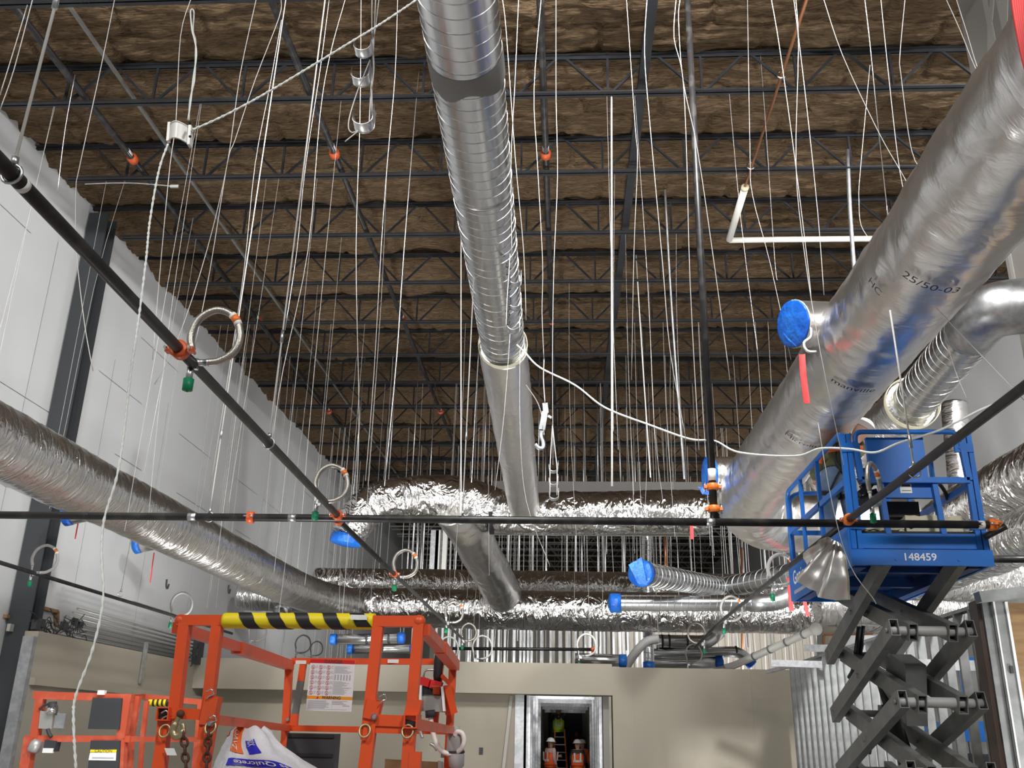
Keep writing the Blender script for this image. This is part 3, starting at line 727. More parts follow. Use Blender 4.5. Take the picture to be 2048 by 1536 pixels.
drop(dz(925, 1280), .264, 'small hose loop at the far end of the left-of-centre branch', .2, lab=False)
drop(dz(64, 1143), .264, 'grey hose loop with green cap on the wall-side branch, left one', .2, ms='flex_gray', k=.8)
drop(dz(343, 1230), .299, 'grey hose loop with green cap on the wall-side branch above the orange lift', .2, ms='flex_gray', lab=False, k=.8)
drop(dz(499, 1280), .317, 'grey hose loop behind the striped bar of the orange lift', .2, ms='flex_gray', lab=False, k=.7)
drop(dz(592, 1304), .317, 'small grey hose loop over the tan wall, left of the pair', .2, ms='flex_gray', lab=False, k=.7)
drop(dz(622, 1310), .264, 'small grey hose loop over the tan wall, right of the pair', .2, ms='flex_gray', lab=False, k=.7)
drop(dz(1742, 1000, ZP+.05), .264, 'hose loop with green cap in front of the blue platform', .95, k=.85)
drop(dz(1543, 1168), .290, 'hose loop with green cap just left of the blue lift', 0, ms='flex_gray', k=.9)
drop(dz(1447, 1240), .299, 'hose loop with green cap over the tan wall, nearer of the right branch', 0, ms='flex_gray', k=.75)
drop(dz(1408, 1285), .299, 'hose loop with green cap over the tan wall, middle of the right branch', 0, lab=False, flip=-1, k=.75)
drop(dz(1375, 1325), .352, 'pale hose loop at the far end of the right branch over the tan wall', 0, ms='pvc_white', lab=False, flip=1, k=.6)
drop(aY(1158, 1310, 20.9), .36, 'pale hose loop at the end of the short far main', 0, ms='pvc_white', lab=False, k=.7)
for i, (px, py, w) in enumerate(((880, 1318, 'left'), (948, 1316, 'right'))):
    drop(aY(px, py, 20.8), .38, 'pale hose loop over the tan soffit behind the orange lift, %s of the pair' % w, 0, ms='pvc_white', lab=False, k=.6)
# conduits along the low left wall and misc
for k in range(7):
    z = 3.02+.07*k; tag(obj('conduit', MB().tube([(-7.9+.012*k, 14.4+.1*k, z), (-7.86, 20.3, z-.02)], .018, 8), 'conduit'), 'grey conduit in the stacked row behind the low left partition', 'conduit', 'stacked conduits')
b = MB()
for k in range(70):
    p = aX(R_.uniform(70, 165), R_.uniform(1238, 1275), -7.6); d = V((R_.uniform(-.02, .02), R_.uniform(-.35, .35), R_.uniform(-.18, .2)))
    b.tube(spline([p, p+d*.5+V((0, 0, R_.uniform(-.05, .08))), p+d], 3), .007, 5)
tag(obj('cable_tangle', b, 'charcoal'), 'tangle of dark cable ends on top of the low left partition', 'cables', None, 'stuff')
for i, (px, py, s) in enumerate(((72, 1250, .13), (83, 1246, .11), (128, 1252, .12), (150, 1243, .10), (160, 1250, .10))):
    p = aX(px, py, -7.62); tag(obj('junction_box', MB().box(p, (s*.6, s, s)), 'charcoal'), 'dark junction box in the cable tangle on the low left partition', 'junction box', 'junction boxes in the tangle')
b = MB()
for k in range(16):
    p = aX(R_.uniform(383, 402), R_.uniform(1285, 1320), -7.4); b.tube([p, p+V((0, R_.uniform(-.3, .3), R_.uniform(-.25, .25)))], .012, 5)
b.box(aX(396, 1303, -7.45), (.12, .3, .5)); tag(obj('conduit_bundle', b, 'charcoal'), 'dark bundle of bent conduit ends behind the left post of the orange lift', 'conduit', None, 'stuff')
t = thing('wall_opening', 'open window-like hole with wooden edge low in the white left wall', 'opening', aX(90, 1235, XL+.02))
p = [aX(70, 1213, XL+.03), aX(112, 1223, XL+.03), aX(112, 1262, XL+.03), aX(70, 1262, XL+.03)]
for i in range(2): obj('wood_edge', MB().beam(p[i], p[i+1], .05, .09, up=(1, 0, 0)), 'wood', t)
tag(obj('wood_strip', MB().beam(aX(10, 1232, XL+.03), aX(55, 1247, XL+.03), .06, .05), 'wood'), 'wooden strip low on the white left wall beside the column', 'wood strip')
tag(obj('white_ledge', MB().bx(aX(12, 1262, -8.05), aX(48, 1254, -8.05)+V((.05, 0, 0))), 'joint'), 'white board edge beside the foot of the steel column', 'board')
tag(obj('dark_post', MB().bx((-7.66, 13.3, 0), (-7.50, 13.4, 2.85)), 'zinc_dull'), 'dull steel door post at the near end of the low left partition', 'post')
tag(obj('partition_stud', MB().bx((-7.49, 16.9, 2.4), (-7.45, 17.0, 3.1)), 'zinc'), 'light steel stud standing against the low left partition', 'stud')
# ================================================================ people
def skin(name, J, E, root, mats, parent, sub=2, label=None):
    """J: {name: (point, radius)}; E: list of (a, b); a skinned continuous surface"""
    me = bpy.data.meshes.new(name); ks = list(J); ix = {k: i for i, k in enumerate(ks)}
    base = wloc(parent)
    me.from_pydata([V(J[k][0])-base for k in ks], [(ix[a], ix[b]) for a, b in E], [])
    o = bpy.data.objects.new(name, me); COL.objects.link(o)
    o.modifiers.new('s', 'SKIN').use_smooth_shade = True
    for k in ks:
        d = me.skin_vertices[0].data[ix[k]]; r = J[k][1]; d.radius = r if isinstance(r, tuple) else (r, r); d.use_root = (k == root)
    s = o.modifiers.new('d', 'SUBSURF'); s.levels = sub; s.render_levels = sub
    bpy.context.view_layer.update()
    m2 = bpy.data.meshes.new_from_object(o.evaluated_get(bpy.context.evaluated_depsgraph_get()))
    bpy.data.objects.remove(o); bpy.data.meshes.remove(me); m2.name = name
    m2.materials.clear(); m2.materials.append(MATS[mats])
    for p in m2.polygons: p.use_smooth = True
    o = bpy.data.objects.new(name, m2); COL.objects.link(o); o.parent = parent
    if label: o['label'] = label
    return o
def person(label, foot, rz, pose, top, legs, vest=None, hat='white', stripes=True, sc=1.0):
    """foot: point on the floor under the pelvis; pose: overrides of local joints (metres, facing +Y)"""
    P = dict(pel=(0, 0, .96), bel=(0, 0, 1.10), chest=(0, .01, 1.30), neck=(0, 0, 1.47), head=(0, .02, 1.58), crown=(0, .01, 1.70), chin=(0, .085, 1.55),
             nose=(0, .125, 1.615))
    for s, k in ((-1, 'l'), (1, 'r')):
        P.update({'sh'+k: (.18*s, 0, 1.41), 'el'+k: (.23*s, -.03, 1.13), 'wr'+k: (.22*s, .09, .89), 'pa'+k: (.215*s, .12, .82),
                  'hip'+k: (.095*s, 0, .90), 'kn'+k: (.10*s, .02, .50), 'an'+k: (.105*s, -.02, .09), 'to'+k: (.12*s, .16, .035), 'ear'+k: (.09*s, .01, 1.60)})
    P.update(pose); P = {k: V(p)*sc for k, p in P.items()}; Rz = Matrix.Rotation(rz, 3, 'Z'); foot = V(foot)
    g = lambda k: foot+Rz @ V(P[k])
    t = thing('person', label, 'person', foot)
    rad = dict(pel=.13, bel=.125, chest=.15, neck=.046, head=.098, crown=.078, chin=.035, nose=.012, sh=.06, el=.042, wr=.03, pa=(.042, .02), hip=.09, kn=.06, an=.042, to=.035, ear=.018)
    rr = lambda k: rad[k] if k in rad else rad[k[:-1]]
    J = {k: (g(k), rr(k)) for k in P}
    E = [('pel', 'bel'), ('bel', 'chest'), ('chest', 'neck'), ('neck', 'head'), ('head', 'crown'), ('head', 'chin'), ('head', 'nose')]
    for k in 'lr':
        E += [('chest', 'sh'+k), ('sh'+k, 'el'+k), ('el'+k, 'wr'+k), ('wr'+k, 'pa'+k), ('pel', 'hip'+k), ('hip'+k, 'kn'+k), ('kn'+k, 'an'+k), ('an'+k, 'to'+k), ('head', 'ear'+k)]
        w = g('wr'+k); p = g('pa'+k); d = (p-w).normalized(); sd = d.cross(Rz @ V((0, 1, .3))).normalized(); nn = d.cross(sd)
        for i, (o_, ln) in enumerate(((-.03, .062), (-.01, .075), (.01, .07), (.03, .055))):
            a = p+sd*o_+d*.02; J['f%s%da' % (k, i)] = (a, .010); J['f%s%db' % (k, i)] = (a+d*ln*.6+nn*.01, .009); J['f%s%dc' % (k, i)] = (a+d*ln*.9+nn*.035, .007)
            E += [('pa'+k, 'f%s%da' % (k, i)), ('f%s%da' % (k, i), 'f%s%db' % (k, i)), ('f%s%db' % (k, i), 'f%s%dc' % (k, i))]
        a = p-d*.03+nn*.03; J['th'+k] = (a, .012); J['tt'+k] = (a+d*.045+nn*.02, .009); E += [('wr'+k, 'th'+k), ('th'+k, 'tt'+k)]
    skin('body', J, E, 'pel', 'skin', t)
    J = {k: (g(k), rr(k)+(.035 if k in ('pel', 'bel') else .012)) for k in ('pel', 'bel', 'chest', 'shl', 'shr', 'ell', 'elr')}
    for k in 'lr': J['cu'+k] = (g('el'+k).lerp(g('wr'+k), .8), .045)
    J['col'] = (g('chest').lerp(g('neck'), .8), .075)
    skin('shirt', J, [('pel', 'bel'), ('bel', 'chest'), ('chest', 'col'), ('chest', 'shl'), ('chest', 'shr'), ('shl', 'ell'), ('shr', 'elr'), ('ell', 'cul'), ('elr', 'cur')], 'pel', top, t)
    J = {k: (g(k), rr(k)+.025) for k in ('pel', 'hipl', 'hipr', 'knl', 'knr', 'anl', 'anr')}; J['bel'] = (g('pel').lerp(g('bel'), 1.25), .16)
    skin('trousers', J, [('bel', 'pel'), ('pel', 'hipl'), ('pel', 'hipr'), ('hipl', 'knl'), ('hipr', 'knr'), ('knl', 'anl'), ('knr', 'anr')], 'pel', legs, t)
    for k in 'lr':
        an, to = g('an'+k), g('to'+k)
        skin('boot', {'a': (an+V((0, 0, .04)), .055), 'b': (an-V((0, 0, .02)), .055), 'c': (an.lerp(to, .6), .05), 'd': (to, .04)}, [('a', 'b'), ('b', 'c'), ('c', 'd')], 'b', 'charcoal', t, 1)
    if vest:
        J = {'pel': (g('pel').lerp(g('bel'), .1), .20), 'bel': (g('bel'), .20), 'chest': (g('chest'), .215), 'up': (g('chest').lerp(g('neck'), .75), .125)}
        for k in 'lr': J['sh'+k] = (g('sh'+k).lerp(g('chest'), .08), .098)
        v = skin('safety_vest', J, [('pel', 'bel'), ('bel', 'chest'), ('chest', 'up'), ('chest', 'shl'), ('chest', 'shr')], 'bel', vest, t)
        if stripes:
            ax = (g('bel')-g('pel')).normalized(); c = g('bel')
            b = MB().tube([c-ax*.03, c+ax*.03], .196, 20, caps=False)
            for s in (-1, 1):
                q = Rz @ V((.085*s, 0, 0)); f = Rz @ V((0, 1, 0))
                for e in (-1, 1): b.beam(g('bel')+q+f*e*.185, g('chest')+q*1.1+f*e*.198+ax*.05, .045, .012, up=f)
            obj('reflective_stripes', b, 'reflective', v)
    h = g('head').lerp(g('crown'), .62); ax = (g('crown')-g('neck')).normalized(); f = Rz @ V((0, 1, 0)); f = (f-ax*f.dot(ax)).normalized()
    b = MB().lathe(h, ax, [(0, .155), (.004, .155), (.012, .125), (.05, .118), (.09, .092), (.115, .05), (.122, .0)], 20)
    b.sheet([[h+f*(.10+.075*j)+ax.cross(f)*x*(.10-.05*j)-ax*.012*j for x in (-1, -.5, 0, .5, 1)] for j in (0, 1)])
    obj('hard_hat', b, hat, t)
    return t, g
person('person in a lime safety vest and white hard hat standing high on the ladder', (aY(1117, 1440, 34.5).x, 34.5, .92), 0,
       dict(ell=(-.3, .1, 1.2), wrl=(-.2, .3, 1.25), pal=(-.2, .38, 1.28), elr=(.3, .1, 1.25), wrr=(.2, .3, 1.4), par=(.2, .38, 1.45)), 'charcoal', 'navy', 'hi_vis_lime')
person('person in orange vest and white hard hat at the left corridor wall, side view', (aY(1101, 1490, 30.0).x, 30.0, 0), -.9,
       dict(ell=(-.24, .14, 1.18), wrl=(-.1, .34, 1.2), pal=(-.06, .40, 1.22)), 'shirt_pink', 'black', 'hi_vis_orange', sc=.92)
person('person in an orange vest with pale shoulder stripes facing away in the corridor, right side', (aY(1155, 1490, 30.5).x, 30.5, 0), 0, {}, 'black', 'black', 'hi_vis_orange', sc=.9)
person('person half hidden behind the right-hand orange vest in the corridor', (aY(1164, 1490, 32).x, 32.0, 0), .3, {}, 'hi_vis_orange', 'black', None, sc=.9)
person('person in a red shirt deep in the dark corridor', (.42, 40.0, .25), 0, {}, 'red_shirt', 'black', None, hat='charcoal')
# worker in the platform of the blue lift
DK = 3.30
wk, g = person('person in jeans, olive shirt and a dark harness standing on the blue lift platform', (2.87, 9.85, DK), .15,
       dict(bel=(.02, .0, 1.10), chest=(.11, .03, 1.26), neck=(.26, .05, 1.41), head=(.36, .08, 1.50), crown=(.41, .08, 1.61), chin=(.38, .15, 1.47), nose=(.39, .2, 1.53),
            earl=(.28, .07, 1.54), earr=(.45, .07, 1.52), shl=(-.05, .04, 1.25), shr=(.29, .04, 1.30), ell=(-.14, .25, 1.10), wrl=(-.04, .45, 1.08), pal=(-.02, .52, 1.09),
            elr=(.44, .24, 1.38), wrr=(.47, .40, 1.60), par=(.47, .44, 1.67), hipl=(-.10, -.02, .90), hipr=(.11, 0, .90), knl=(-.14, .04, .50), anl=(-.15, -.02, .09), tol=(-.16, .14, .035), knr=(.15, .05, .5), anr=(.16, 0, .09), tor=(.18, .16, .035)),
       'shirt_olive', 'denim', None)
b = MB()
def loop(c, ax, r, w, t_=.012): b.tube([V(c)-V(ax)*w/2, V(c)+V(ax)*w/2], r, 20, caps=False)
for k in 'lr':
    c = g('hip'+k).lerp(g('kn'+k), .28); loop(c, (g('hip'+k)-g('kn'+k)).normalized(), .117, .045)
for s in (-1, 1):
    b.tube(spline([g('hipl').lerp(g('hipr'), .5+.5*s)+V((.02*s, -.10, -.08)), g('pel')+V((.03*s, -.165, .02)), g('bel')+V((-.06*s, -.165, .03)), g('chest')+V((-.11*s, -.17, .06))], 5), .022, 6, flat=.4)
obj('harness', b, 'black', wk)
obj('belt', MB().tube([g('bel')-V((0, 0, .055)), g('bel')-V((0, 0, .015))], .158, 20, caps=False), 'black', wk)
b = MB(); b.tube(spline([g('bel')+V((-.19, -.08, .02)), g('bel')+V((-.16, -.17, .12)), g('chest')+V((.0, -.19, .0)), g('chest')+V((.17, -.14, .03))], 5), .022, 8, flat=.5)
obj('orange_band', b, 'hi_vis_orange', wk, 'orange band of the vest')
# ladder in the corridor
lx = aY(1120, 1520, 33).x
t = thing('step_ladder', 'orange step ladder with pale treads in the corridor', 'ladder', (lx, 33.4, 0))
L0, L1, L2, L3 = V((lx-.24, 32.9, 0)), V((lx+.26, 32.9, 0)), V((lx-.17, 33.75, 1.9)), V((lx+.14, 33.75, 1.9))
obj('rail', MB().beam(L0, L2, .04, .07), 'orange_bright', t); obj('rail', MB().beam(L1, L3, .04, .07), 'orange_bright', t)
for k in range(1, 8):
    f = k/8; obj('tread', MB().beam(L0.lerp(L2, f), L1.lerp(L3, f), .09, .03), 'white', t)
for a, c in ((L2, -.17), (L3, .16)): obj('rear_rail', MB().beam(a, (lx+c*2, 34.4, 0), .03, .04), 'orange_bright', t)
# ================================================================ blue scissor lift
X0, X1, YF, YBk, ZB = 2.44, 3.60, 8.20, 10.47, 3.07
lift = thing('scissor_lift', 'blue scissor lift with white number 148459 raised beside the biggest foil duct', 'lift', (3.0, 9.3, 0))
BL = 'lift_blue'
def bar(mb, P, w, h=None, **k):
    for a, c in zip(P, P[1:]): mb.beam(a, c, w, h or w, **k)
    return mb
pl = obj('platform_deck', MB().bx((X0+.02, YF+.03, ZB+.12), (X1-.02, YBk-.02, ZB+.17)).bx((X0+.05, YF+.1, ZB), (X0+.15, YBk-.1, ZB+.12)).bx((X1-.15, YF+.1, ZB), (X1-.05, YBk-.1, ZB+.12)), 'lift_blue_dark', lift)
b = MB(); b.bx((X0-.01, YF-.04, ZB), (X1+.01, YF, ZB+.135)); obj('number_plate', b, BL, lift)
np_ = lift.children[-1]
text('148459', .088, lambda x, y: V((3.00+x*1.08, YF-.0415, ZB+.068+y)), 'white', np_, 'number', bold=.0012)
for x in (2.80, 3.32): obj('bolt', MB().tube([(x, YF-.047, ZB+.05), (x, YF-.04, ZB+.05)], .012, 10), BL, np_)
obj('gate_panel', MB().bx((X0+.075, YF-.02, ZB+.145), (X1-.075, YF+.005, ZB+.275)), BL, lift)
obj('gate_gap', MB().bx((X0+.055, YF+.006, ZB+.13), (X1-.055, YF+.012, ZB+.30)), 'black', lift)
b = MB(); b.bx((X0-.01, YF, ZB), (X0+.02, YBk, ZB+.36)); sk = obj('side_skirt', b, BL, lift)
text('Genie', .20, lambda x, y: V((X0-.0115, YBk-.42-x, ZB+.21+y)), 'white', sk, 'logo', bold=.003)
b = MB(); b.bx((X0-.0115, YBk-.72, ZB+.05), (X0-.0105, YBk-.18, ZB+.085)); obj('logo_line', b, 'print_gray', sk)
obj('side_skirt', MB().bx((X1-.02, YF, ZB), (X1+.01, YBk, ZB+.30)), BL, lift)
obj('rear_skirt', MB().bx((X0, YBk-.02, ZB), (X1, YBk+.01, ZB+.30)), BL, lift)
ZT = 4.26
for nm, x, s in (('left', X0, 1), ('right', X1, -1)):
    fx = x+s*.03
    for dx in (0, .052): obj('corner_post', MB().beam((fx+dx*s, YF-.005, ZB+.14), (fx+dx*s, YF-.005, ZT-.02), .042, .05), BL, lift)
    obj('post_bracket', MB().bx((fx-.02 if s > 0 else fx-.14, YF-.037, ZT-.19), (fx+.14 if s > 0 else fx+.02, YF-.01, ZT-.11)).tube([(fx+s*.10, YF-.045, ZT-.15), (fx+s*.10, YF-.03, ZT-.15)], .014, 10), BL, lift)
    obj('lower_bracket', MB().bx((fx-.02 if s > 0 else fx-.11, YF-.037, ZB+.31), (fx+.11 if s > 0 else fx+.02, YF-.012, ZB+.39)), BL, lift)
    obj('top_rail', MB().tube(fillet([(x+s*.03, YF, ZT-.2), (x+s*.03, YF, ZT), (x+s*.03, YBk-.05, ZT), (x+s*.03, YBk-.05, ZB+.3)], .14, 6), .024, 10), BL, lift)
    obj('mid_rail', MB().beam((x+s*.03, YF+.05, ZB+.74), (x+s*.03, YBk-.1, ZB+.74), .035, .055), BL, lift)
    for yy in (9.1, 9.8): obj('side_post', MB().beam((x+s*.03, yy, ZB+.3), (x+s*.03, yy, ZT), .035, .04), BL, lift)
obj('rear_rail', MB().tube(fillet([(X0+.05, YBk-.03, ZB+.3), (X0+.05, YBk-.03, ZT), (X0+.5, YBk-.03, ZT)], .16, 6), .024, 10).beam((X0+.03, YBk-.03, ZB+.74), (X1-.03, YBk-.03, ZB+.74), .035, .05), BL, lift)
gz0, gz1 = ZB+.70, ZT
obj('gate_top_rail', MB().tube(fillet([(X0+.14, YF-.02, ZT-.15), (X0+.14, YF-.02, ZT), (X1-.12, YF-.02, ZT), (X1-.12, YF-.02, ZT-.15)], .12, 8), .023, 10), BL, lift)
obj('gate_frame', bar(MB(), [(X0+.13, YF-.02, ZT-.10), (X0+.155, YF-.02, ZB+.745), (X1-.085, YF-.02, ZB+.745), (X1-.105, YF-.02, ZT-.10)], .05), BL, lift)
for x in (X0+.335, X0+.80): obj('gate_post', MB().beam((x, YF-.005, ZB+.27), (x-.02, YF-.005, ZB+.74), .045, .04), BL, lift)
obj('manual_panel', MB().bx((2.70, YF+.05, ZB+.75), (3.20, YF+.10, ZT-.03)), BL, lift)
cb = obj('control_panel', MB().bx((2.80, YF+.02, ZB+.60), (3.22, YF+.07, ZB+.735)), BL, lift)
obj('warning_label', MB().bx((2.93, YF+.015, ZB+.64), (3.03, YF+.02, ZB+.725)), 'white', cb); obj('warning_label_print', MB().bx((2.945, YF+.012, ZB+.70), (3.02, YF+.015, ZB+.718)).bx((2.945, YF+.012, ZB+.66), (3.02, YF+.015, ZB+.664)), 'ink', cb)
obj('battery_box', MB().bx((2.86, YF+.25, ZB+.48), (3.16, YF+.42, ZB+.62)), 'black', lift)
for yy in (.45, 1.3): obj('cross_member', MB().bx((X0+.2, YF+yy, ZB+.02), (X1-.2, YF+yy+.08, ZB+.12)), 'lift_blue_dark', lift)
# scissor stack
YN, YFr = 8.32, 10.30
ZN = [.42, .92, 1.44, 1.975, 2.545]
xo = [2.75, 2.90, 3.225, 3.375]
GR = 'lift_gray'
def arm(x, y0, z0, y1, z1, ext0=.075, ext1=.075):
    a, c = V((x, y0, z0)), V((x, y1, z1)); d = (c-a).normalized()
    return obj('scissor_arm', MB().beam(a-d*ext0, c+d*ext1, .075, .145, hollow=.007, up=(0, 0, 1)), GR, lift)
TOP = ZB+.06
for k in range(len(ZN)):
    lo = ZN[k]; hi = ZN[k+1] if k+1 < len(ZN) else TOP
    for i, x in enumerate(xo):
        if i in (0, 3): arm(x, YFr, lo-.04, YN, hi)
        else: arm(x, YN, lo, YFr, hi-.04 if k+1 < len(ZN) else hi)
    zm = (lo+hi)/2-.02; ym = (YN+YFr)/2
    for x0, x1 in ((xo[0], xo[1]), (xo[2], xo[3])): obj('pivot_pin', MB().tube([(x0-.055, ym, zm), (x1+.055, ym, zm)], .024, 12), GR, lift)
    obj('cross_tube', MB().tube([(xo[0]-.03, YN, lo), (xo[0]+.05, YN, lo), (xo[1]+.06, YN, lo), (xo[2]-.06, YN, lo), (xo[3]-.05, YN, lo), (xo[3]+.03, YN, lo)], [.036, .036, .042, .042, .036, .036], 16), 'lift_gray_light', lift)
    for x, s in ((xo[0], -1), (xo[3], 1)): obj('pin_cap', MB().tube([(x+s*.036, YN, lo), (x+s*.062, YN, lo)], .022, 8), GR, lift)
    obj('far_cross_tube', MB().tube([(xo[0]-.05, YFr, lo-.04), (xo[3]+.05, YFr, lo-.04)], .034, 12), GR, lift)
b = MB(); b.prism([(2.97, 8.9, 1.80), (2.97, 9.5, 2.16), (2.97, 9.1, 2.42), (2.97, 8.75, 2.30)], (.18, 0, 0)); obj('cylinder_bracket', b, GR, lift)
b = MB(); b.prism([(2.97, 8.4, .62), (2.97, 8.5, 1.18), (2.97, 9.0, 1.28), (2.97, 9.2, .8)], (.18, 0, 0)); obj('cylinder_bracket', b, GR, lift)
obj('lift_cylinder', MB().tube([(3.06, 8.95, 1.0), (3.06, 9.62, 1.98)], .075, 16).tube([(3.06, 9.62, 1.98), (3.06, 9.75, 2.2)], .045, 12), 'black', lift)
for P in ([(2.95, 9.9, 2.75), (2.92, 10.0, 2.5), (2.92, 10.15, 2.35), (2.9, 10.25, 2.28)], [(2.98, 9.6, 1.9), (2.93, 9.9, 1.7), (2.9, 10.0, 1.55)], [(2.98, 9.4, 1.3), (2.92, 9.75, 1.15), (2.9, 9.95, 1.0)]):
    obj('hydraulic_hose', MB().tube(spline(P, 6), .024, 8).tube(spline([V(p)+V((.05, .02, .01)) for p in P], 6), .02, 8), 'black', lift)
obj('chassis', MB().bx((2.5, 8.15, .22), (3.55, 10.5, .42)), 'lift_blue', lift)
for x in (2.5, 3.55):
    for y in (8.5, 10.15): obj('wheel', MB().lathe((x-.06, y, .19), (1, 0, 0), [(0, .12), (.01, .19), (.11, .19), (.12, .12)], 20), 'black', lift)
# insulation offcuts in and over the platform
def blanket_sheet(P0, P1, Q, label, n=16, mth=14, th=.035):
    """fan of foil faced blanket: gathered at P0..P1, spreading to the curve Q"""
    G = []; Qs = resample(spline(Q, 4), .02); sd = R_.random()*30
    for i in range(mth+1):
        f = i/mth; row = []
        for j in range(n+1):
            u = j/n; a = V(P0).lerp(V(P1), u); c = Qs[int(u*(len(Qs)-1))]
            p = a.lerp(c, f); w = .06*math.sin(u*19+sd)*f**.6
            row.append(p+V((-w*.7, -abs(w)-.05*math.sin(PI*f)-.02*noise.noise(V((u*6, f*5, sd))), 0)))
        G.append(row)
    b = MB(); b.sheet(G); G2 = [[p+V((.03, th, 0)) for p in r] for r in G]; b.sheet(G2, mi=1)
    for rows in ((G[-1], G2[-1]), ([r[0] for r in G], [r[0] for r in G2]), ([r[-1] for r in G], [r[-1] for r in G2])): b.sheet([rows[0], rows[1]], mi=1)
    t = tag(obj('insulation_offcut', b, ['foil_smooth', 'fibre_yellow']), label, 'insulation'); return t
ap = aY(1668, 1078, 8.30)
blanket_sheet(aY(1655, 1075, 8.1), aY(1676, 1085, 8.1), [aY(1626, 1082, 8.2), aY(1597, 1150, 8.2), aY(1618, 1185, 8.15), aY(1645, 1197, 8.12), aY(1682, 1200, 8.08)], 'gathered piece of foil faced insulation draped over the left side of the blue platform')
def offcut(x0, x1, y0, y1, z0, z1, label):
    b = MB(); sd = R_.random()*20
    for k, mi in ((0, 0), (1, 1), (2, 0)):
        h = (z1-z0)/3; za = z0+k*h; G = []
        for j in range(9):
            v = j/8; G.append([V((x0+(x1-x0)*u/12, y0+(y1-y0)*v, za+h*.9+.04*noise.noise(V((u*.5+sd, v*3, k))))) for u in range(13)])
        b.sheet(G, mi=mi); b.sheet([[p-V((0, 0, h*.85)) for p in r] for r in G], mi=mi); b.sheet([G[0], [p-V((0, 0, h*.85)) for p in G[0]]], mi=1 if k else 0)
        b.sheet([[r[0] for r in G], [r[0]-V((0, 0, h*.85)) for r in G]], mi=1)
    tag(obj('insulation_offcut', b, ['foil_smooth', 'fibre_yellow']), label, 'insulation')
offcut(2.62, 2.98, 8.38, 8.95, DK-.06, 3.50, 'folded foil faced insulation on the blue platform floor, left pile')
offcut(3.0, 3.50, 8.38, 9.0, DK-.06, 3.56, 'folded foil faced insulation on the blue platform floor, right pile')
b = MB(); b.tube(spline([(3.25, 8.5, 3.75), (3.4, 8.6, 3.9), (3.5, 8.7, 3.86), (3.56, 8.8, 3.8)], 5), .018, 8); tag(obj('strap', b, 'black'), 'dark strap slung across the right side of the blue platform', 'strap')
b = MB(); p = V((2.72, 8.5, 3.86))
for k in range(14): b.box(p+V((R_.uniform(-.07, .07), R_.uniform(-.1, .1), R_.uniform(-.12, .12))), (.05, .06, R_.uniform(.03, .09)), Matrix.Rotation(R_.random()*3, 3, 'Y'))
b.box(p-V((0, 0, .16)), (.2, .26, .02)); tag(obj('tool_caddy', b, 'charcoal'), 'dark cluster of tools hanging inside the blue platform left of the panel', 'tools')
# ================================================================ second blue lift behind the studs
t = thing('scissor_lift', 'second dark blue lift seen between the studs at the lower right', 'lift', (6.0, 13.5, 0))
f2 = lambda px, py: aY(px, py, 13.2)
obj('rail', bar(MB(), [f2(1890, 1322), f2(1963, 1320), f2(1986, 1450)], .07), BL, t)
obj('rail', bar(MB(), [f2(1895, 1332), f2(1962, 1330)], .05), BL, t); obj('post', bar(MB(), [f2(1925, 1335), f2(1936, 1440)], .06), BL, t); obj('post', bar(MB(), [f2(1853, 1382), f2(1864, 1460)], .05), BL, t)
a, c = f2(1912, 1442), f2(1995, 1484)
obj('body', MB().bx((a.x, 13.2, c.z), (c.x, 14.6, a.z)), BL, t); bd = t.children[-1]
text('G', .20, lambda x, y: f2(1981, 1455)+V((x, -.015, y)), 'white', bd, 'logo', bold=.006)
q = f2(1943, 1450); obj('sticker', MB().box(q+V((0, -.01, .02)), (.12, .02, .06)).box(q+V((0, -.012, -.03)), (.10, .02, .03), mi=1), ['orange_bright', 'white'], bd)
obj('chassis', MB().bx((a.x, 13.25, .3), (c.x, 14.6, c.z-.15)), 'charcoal', t)
for x in (a.x+.1, c.x-.1): obj('wheel', MB().lathe((x-.06, 13.6, .2), (1, 0, 0), [(0, .14), (.01, .2), (.11, .2), (.12, .14)], 18), 'black', t)
# ================================================================ stud partition on the right
SX, SZ = 4.30, 3.03
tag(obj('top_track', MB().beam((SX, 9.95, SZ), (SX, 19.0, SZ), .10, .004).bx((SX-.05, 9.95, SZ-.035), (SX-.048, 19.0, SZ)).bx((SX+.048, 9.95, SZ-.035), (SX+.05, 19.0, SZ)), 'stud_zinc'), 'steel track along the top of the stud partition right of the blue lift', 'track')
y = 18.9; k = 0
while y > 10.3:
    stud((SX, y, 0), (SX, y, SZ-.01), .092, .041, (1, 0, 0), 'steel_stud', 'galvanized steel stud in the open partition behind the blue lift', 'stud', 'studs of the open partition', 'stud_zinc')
    y -= .405; k += 1
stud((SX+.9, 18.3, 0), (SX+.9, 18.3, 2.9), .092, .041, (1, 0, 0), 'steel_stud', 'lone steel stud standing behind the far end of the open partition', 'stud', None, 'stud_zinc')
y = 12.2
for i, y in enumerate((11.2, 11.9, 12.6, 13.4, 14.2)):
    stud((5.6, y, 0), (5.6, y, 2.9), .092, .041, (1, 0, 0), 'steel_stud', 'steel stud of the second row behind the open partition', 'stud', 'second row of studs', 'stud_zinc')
tag(obj('cross_brace', MB().beam((SX-.1, 12.0, 2.55), (5.8, 12.2, 2.55), .09, .12), 'zinc_dull'), 'horizontal steel brace between the stud rows behind the blue lift', 'brace')
t = thing('wall_end', 'end of the partition at the lower right with steel jamb and brown board', 'partition', (4.6, 9.9, 0))
obj('jamb', MB().bx((4.16, 9.82, 0), (4.24, 10.05, 3.02)), 'stud_zinc', t); obj('jamb_face', MB().bx((4.12, 9.86, 0), (4.16, 10.05, 3.02)), 'jamb_brown', t)
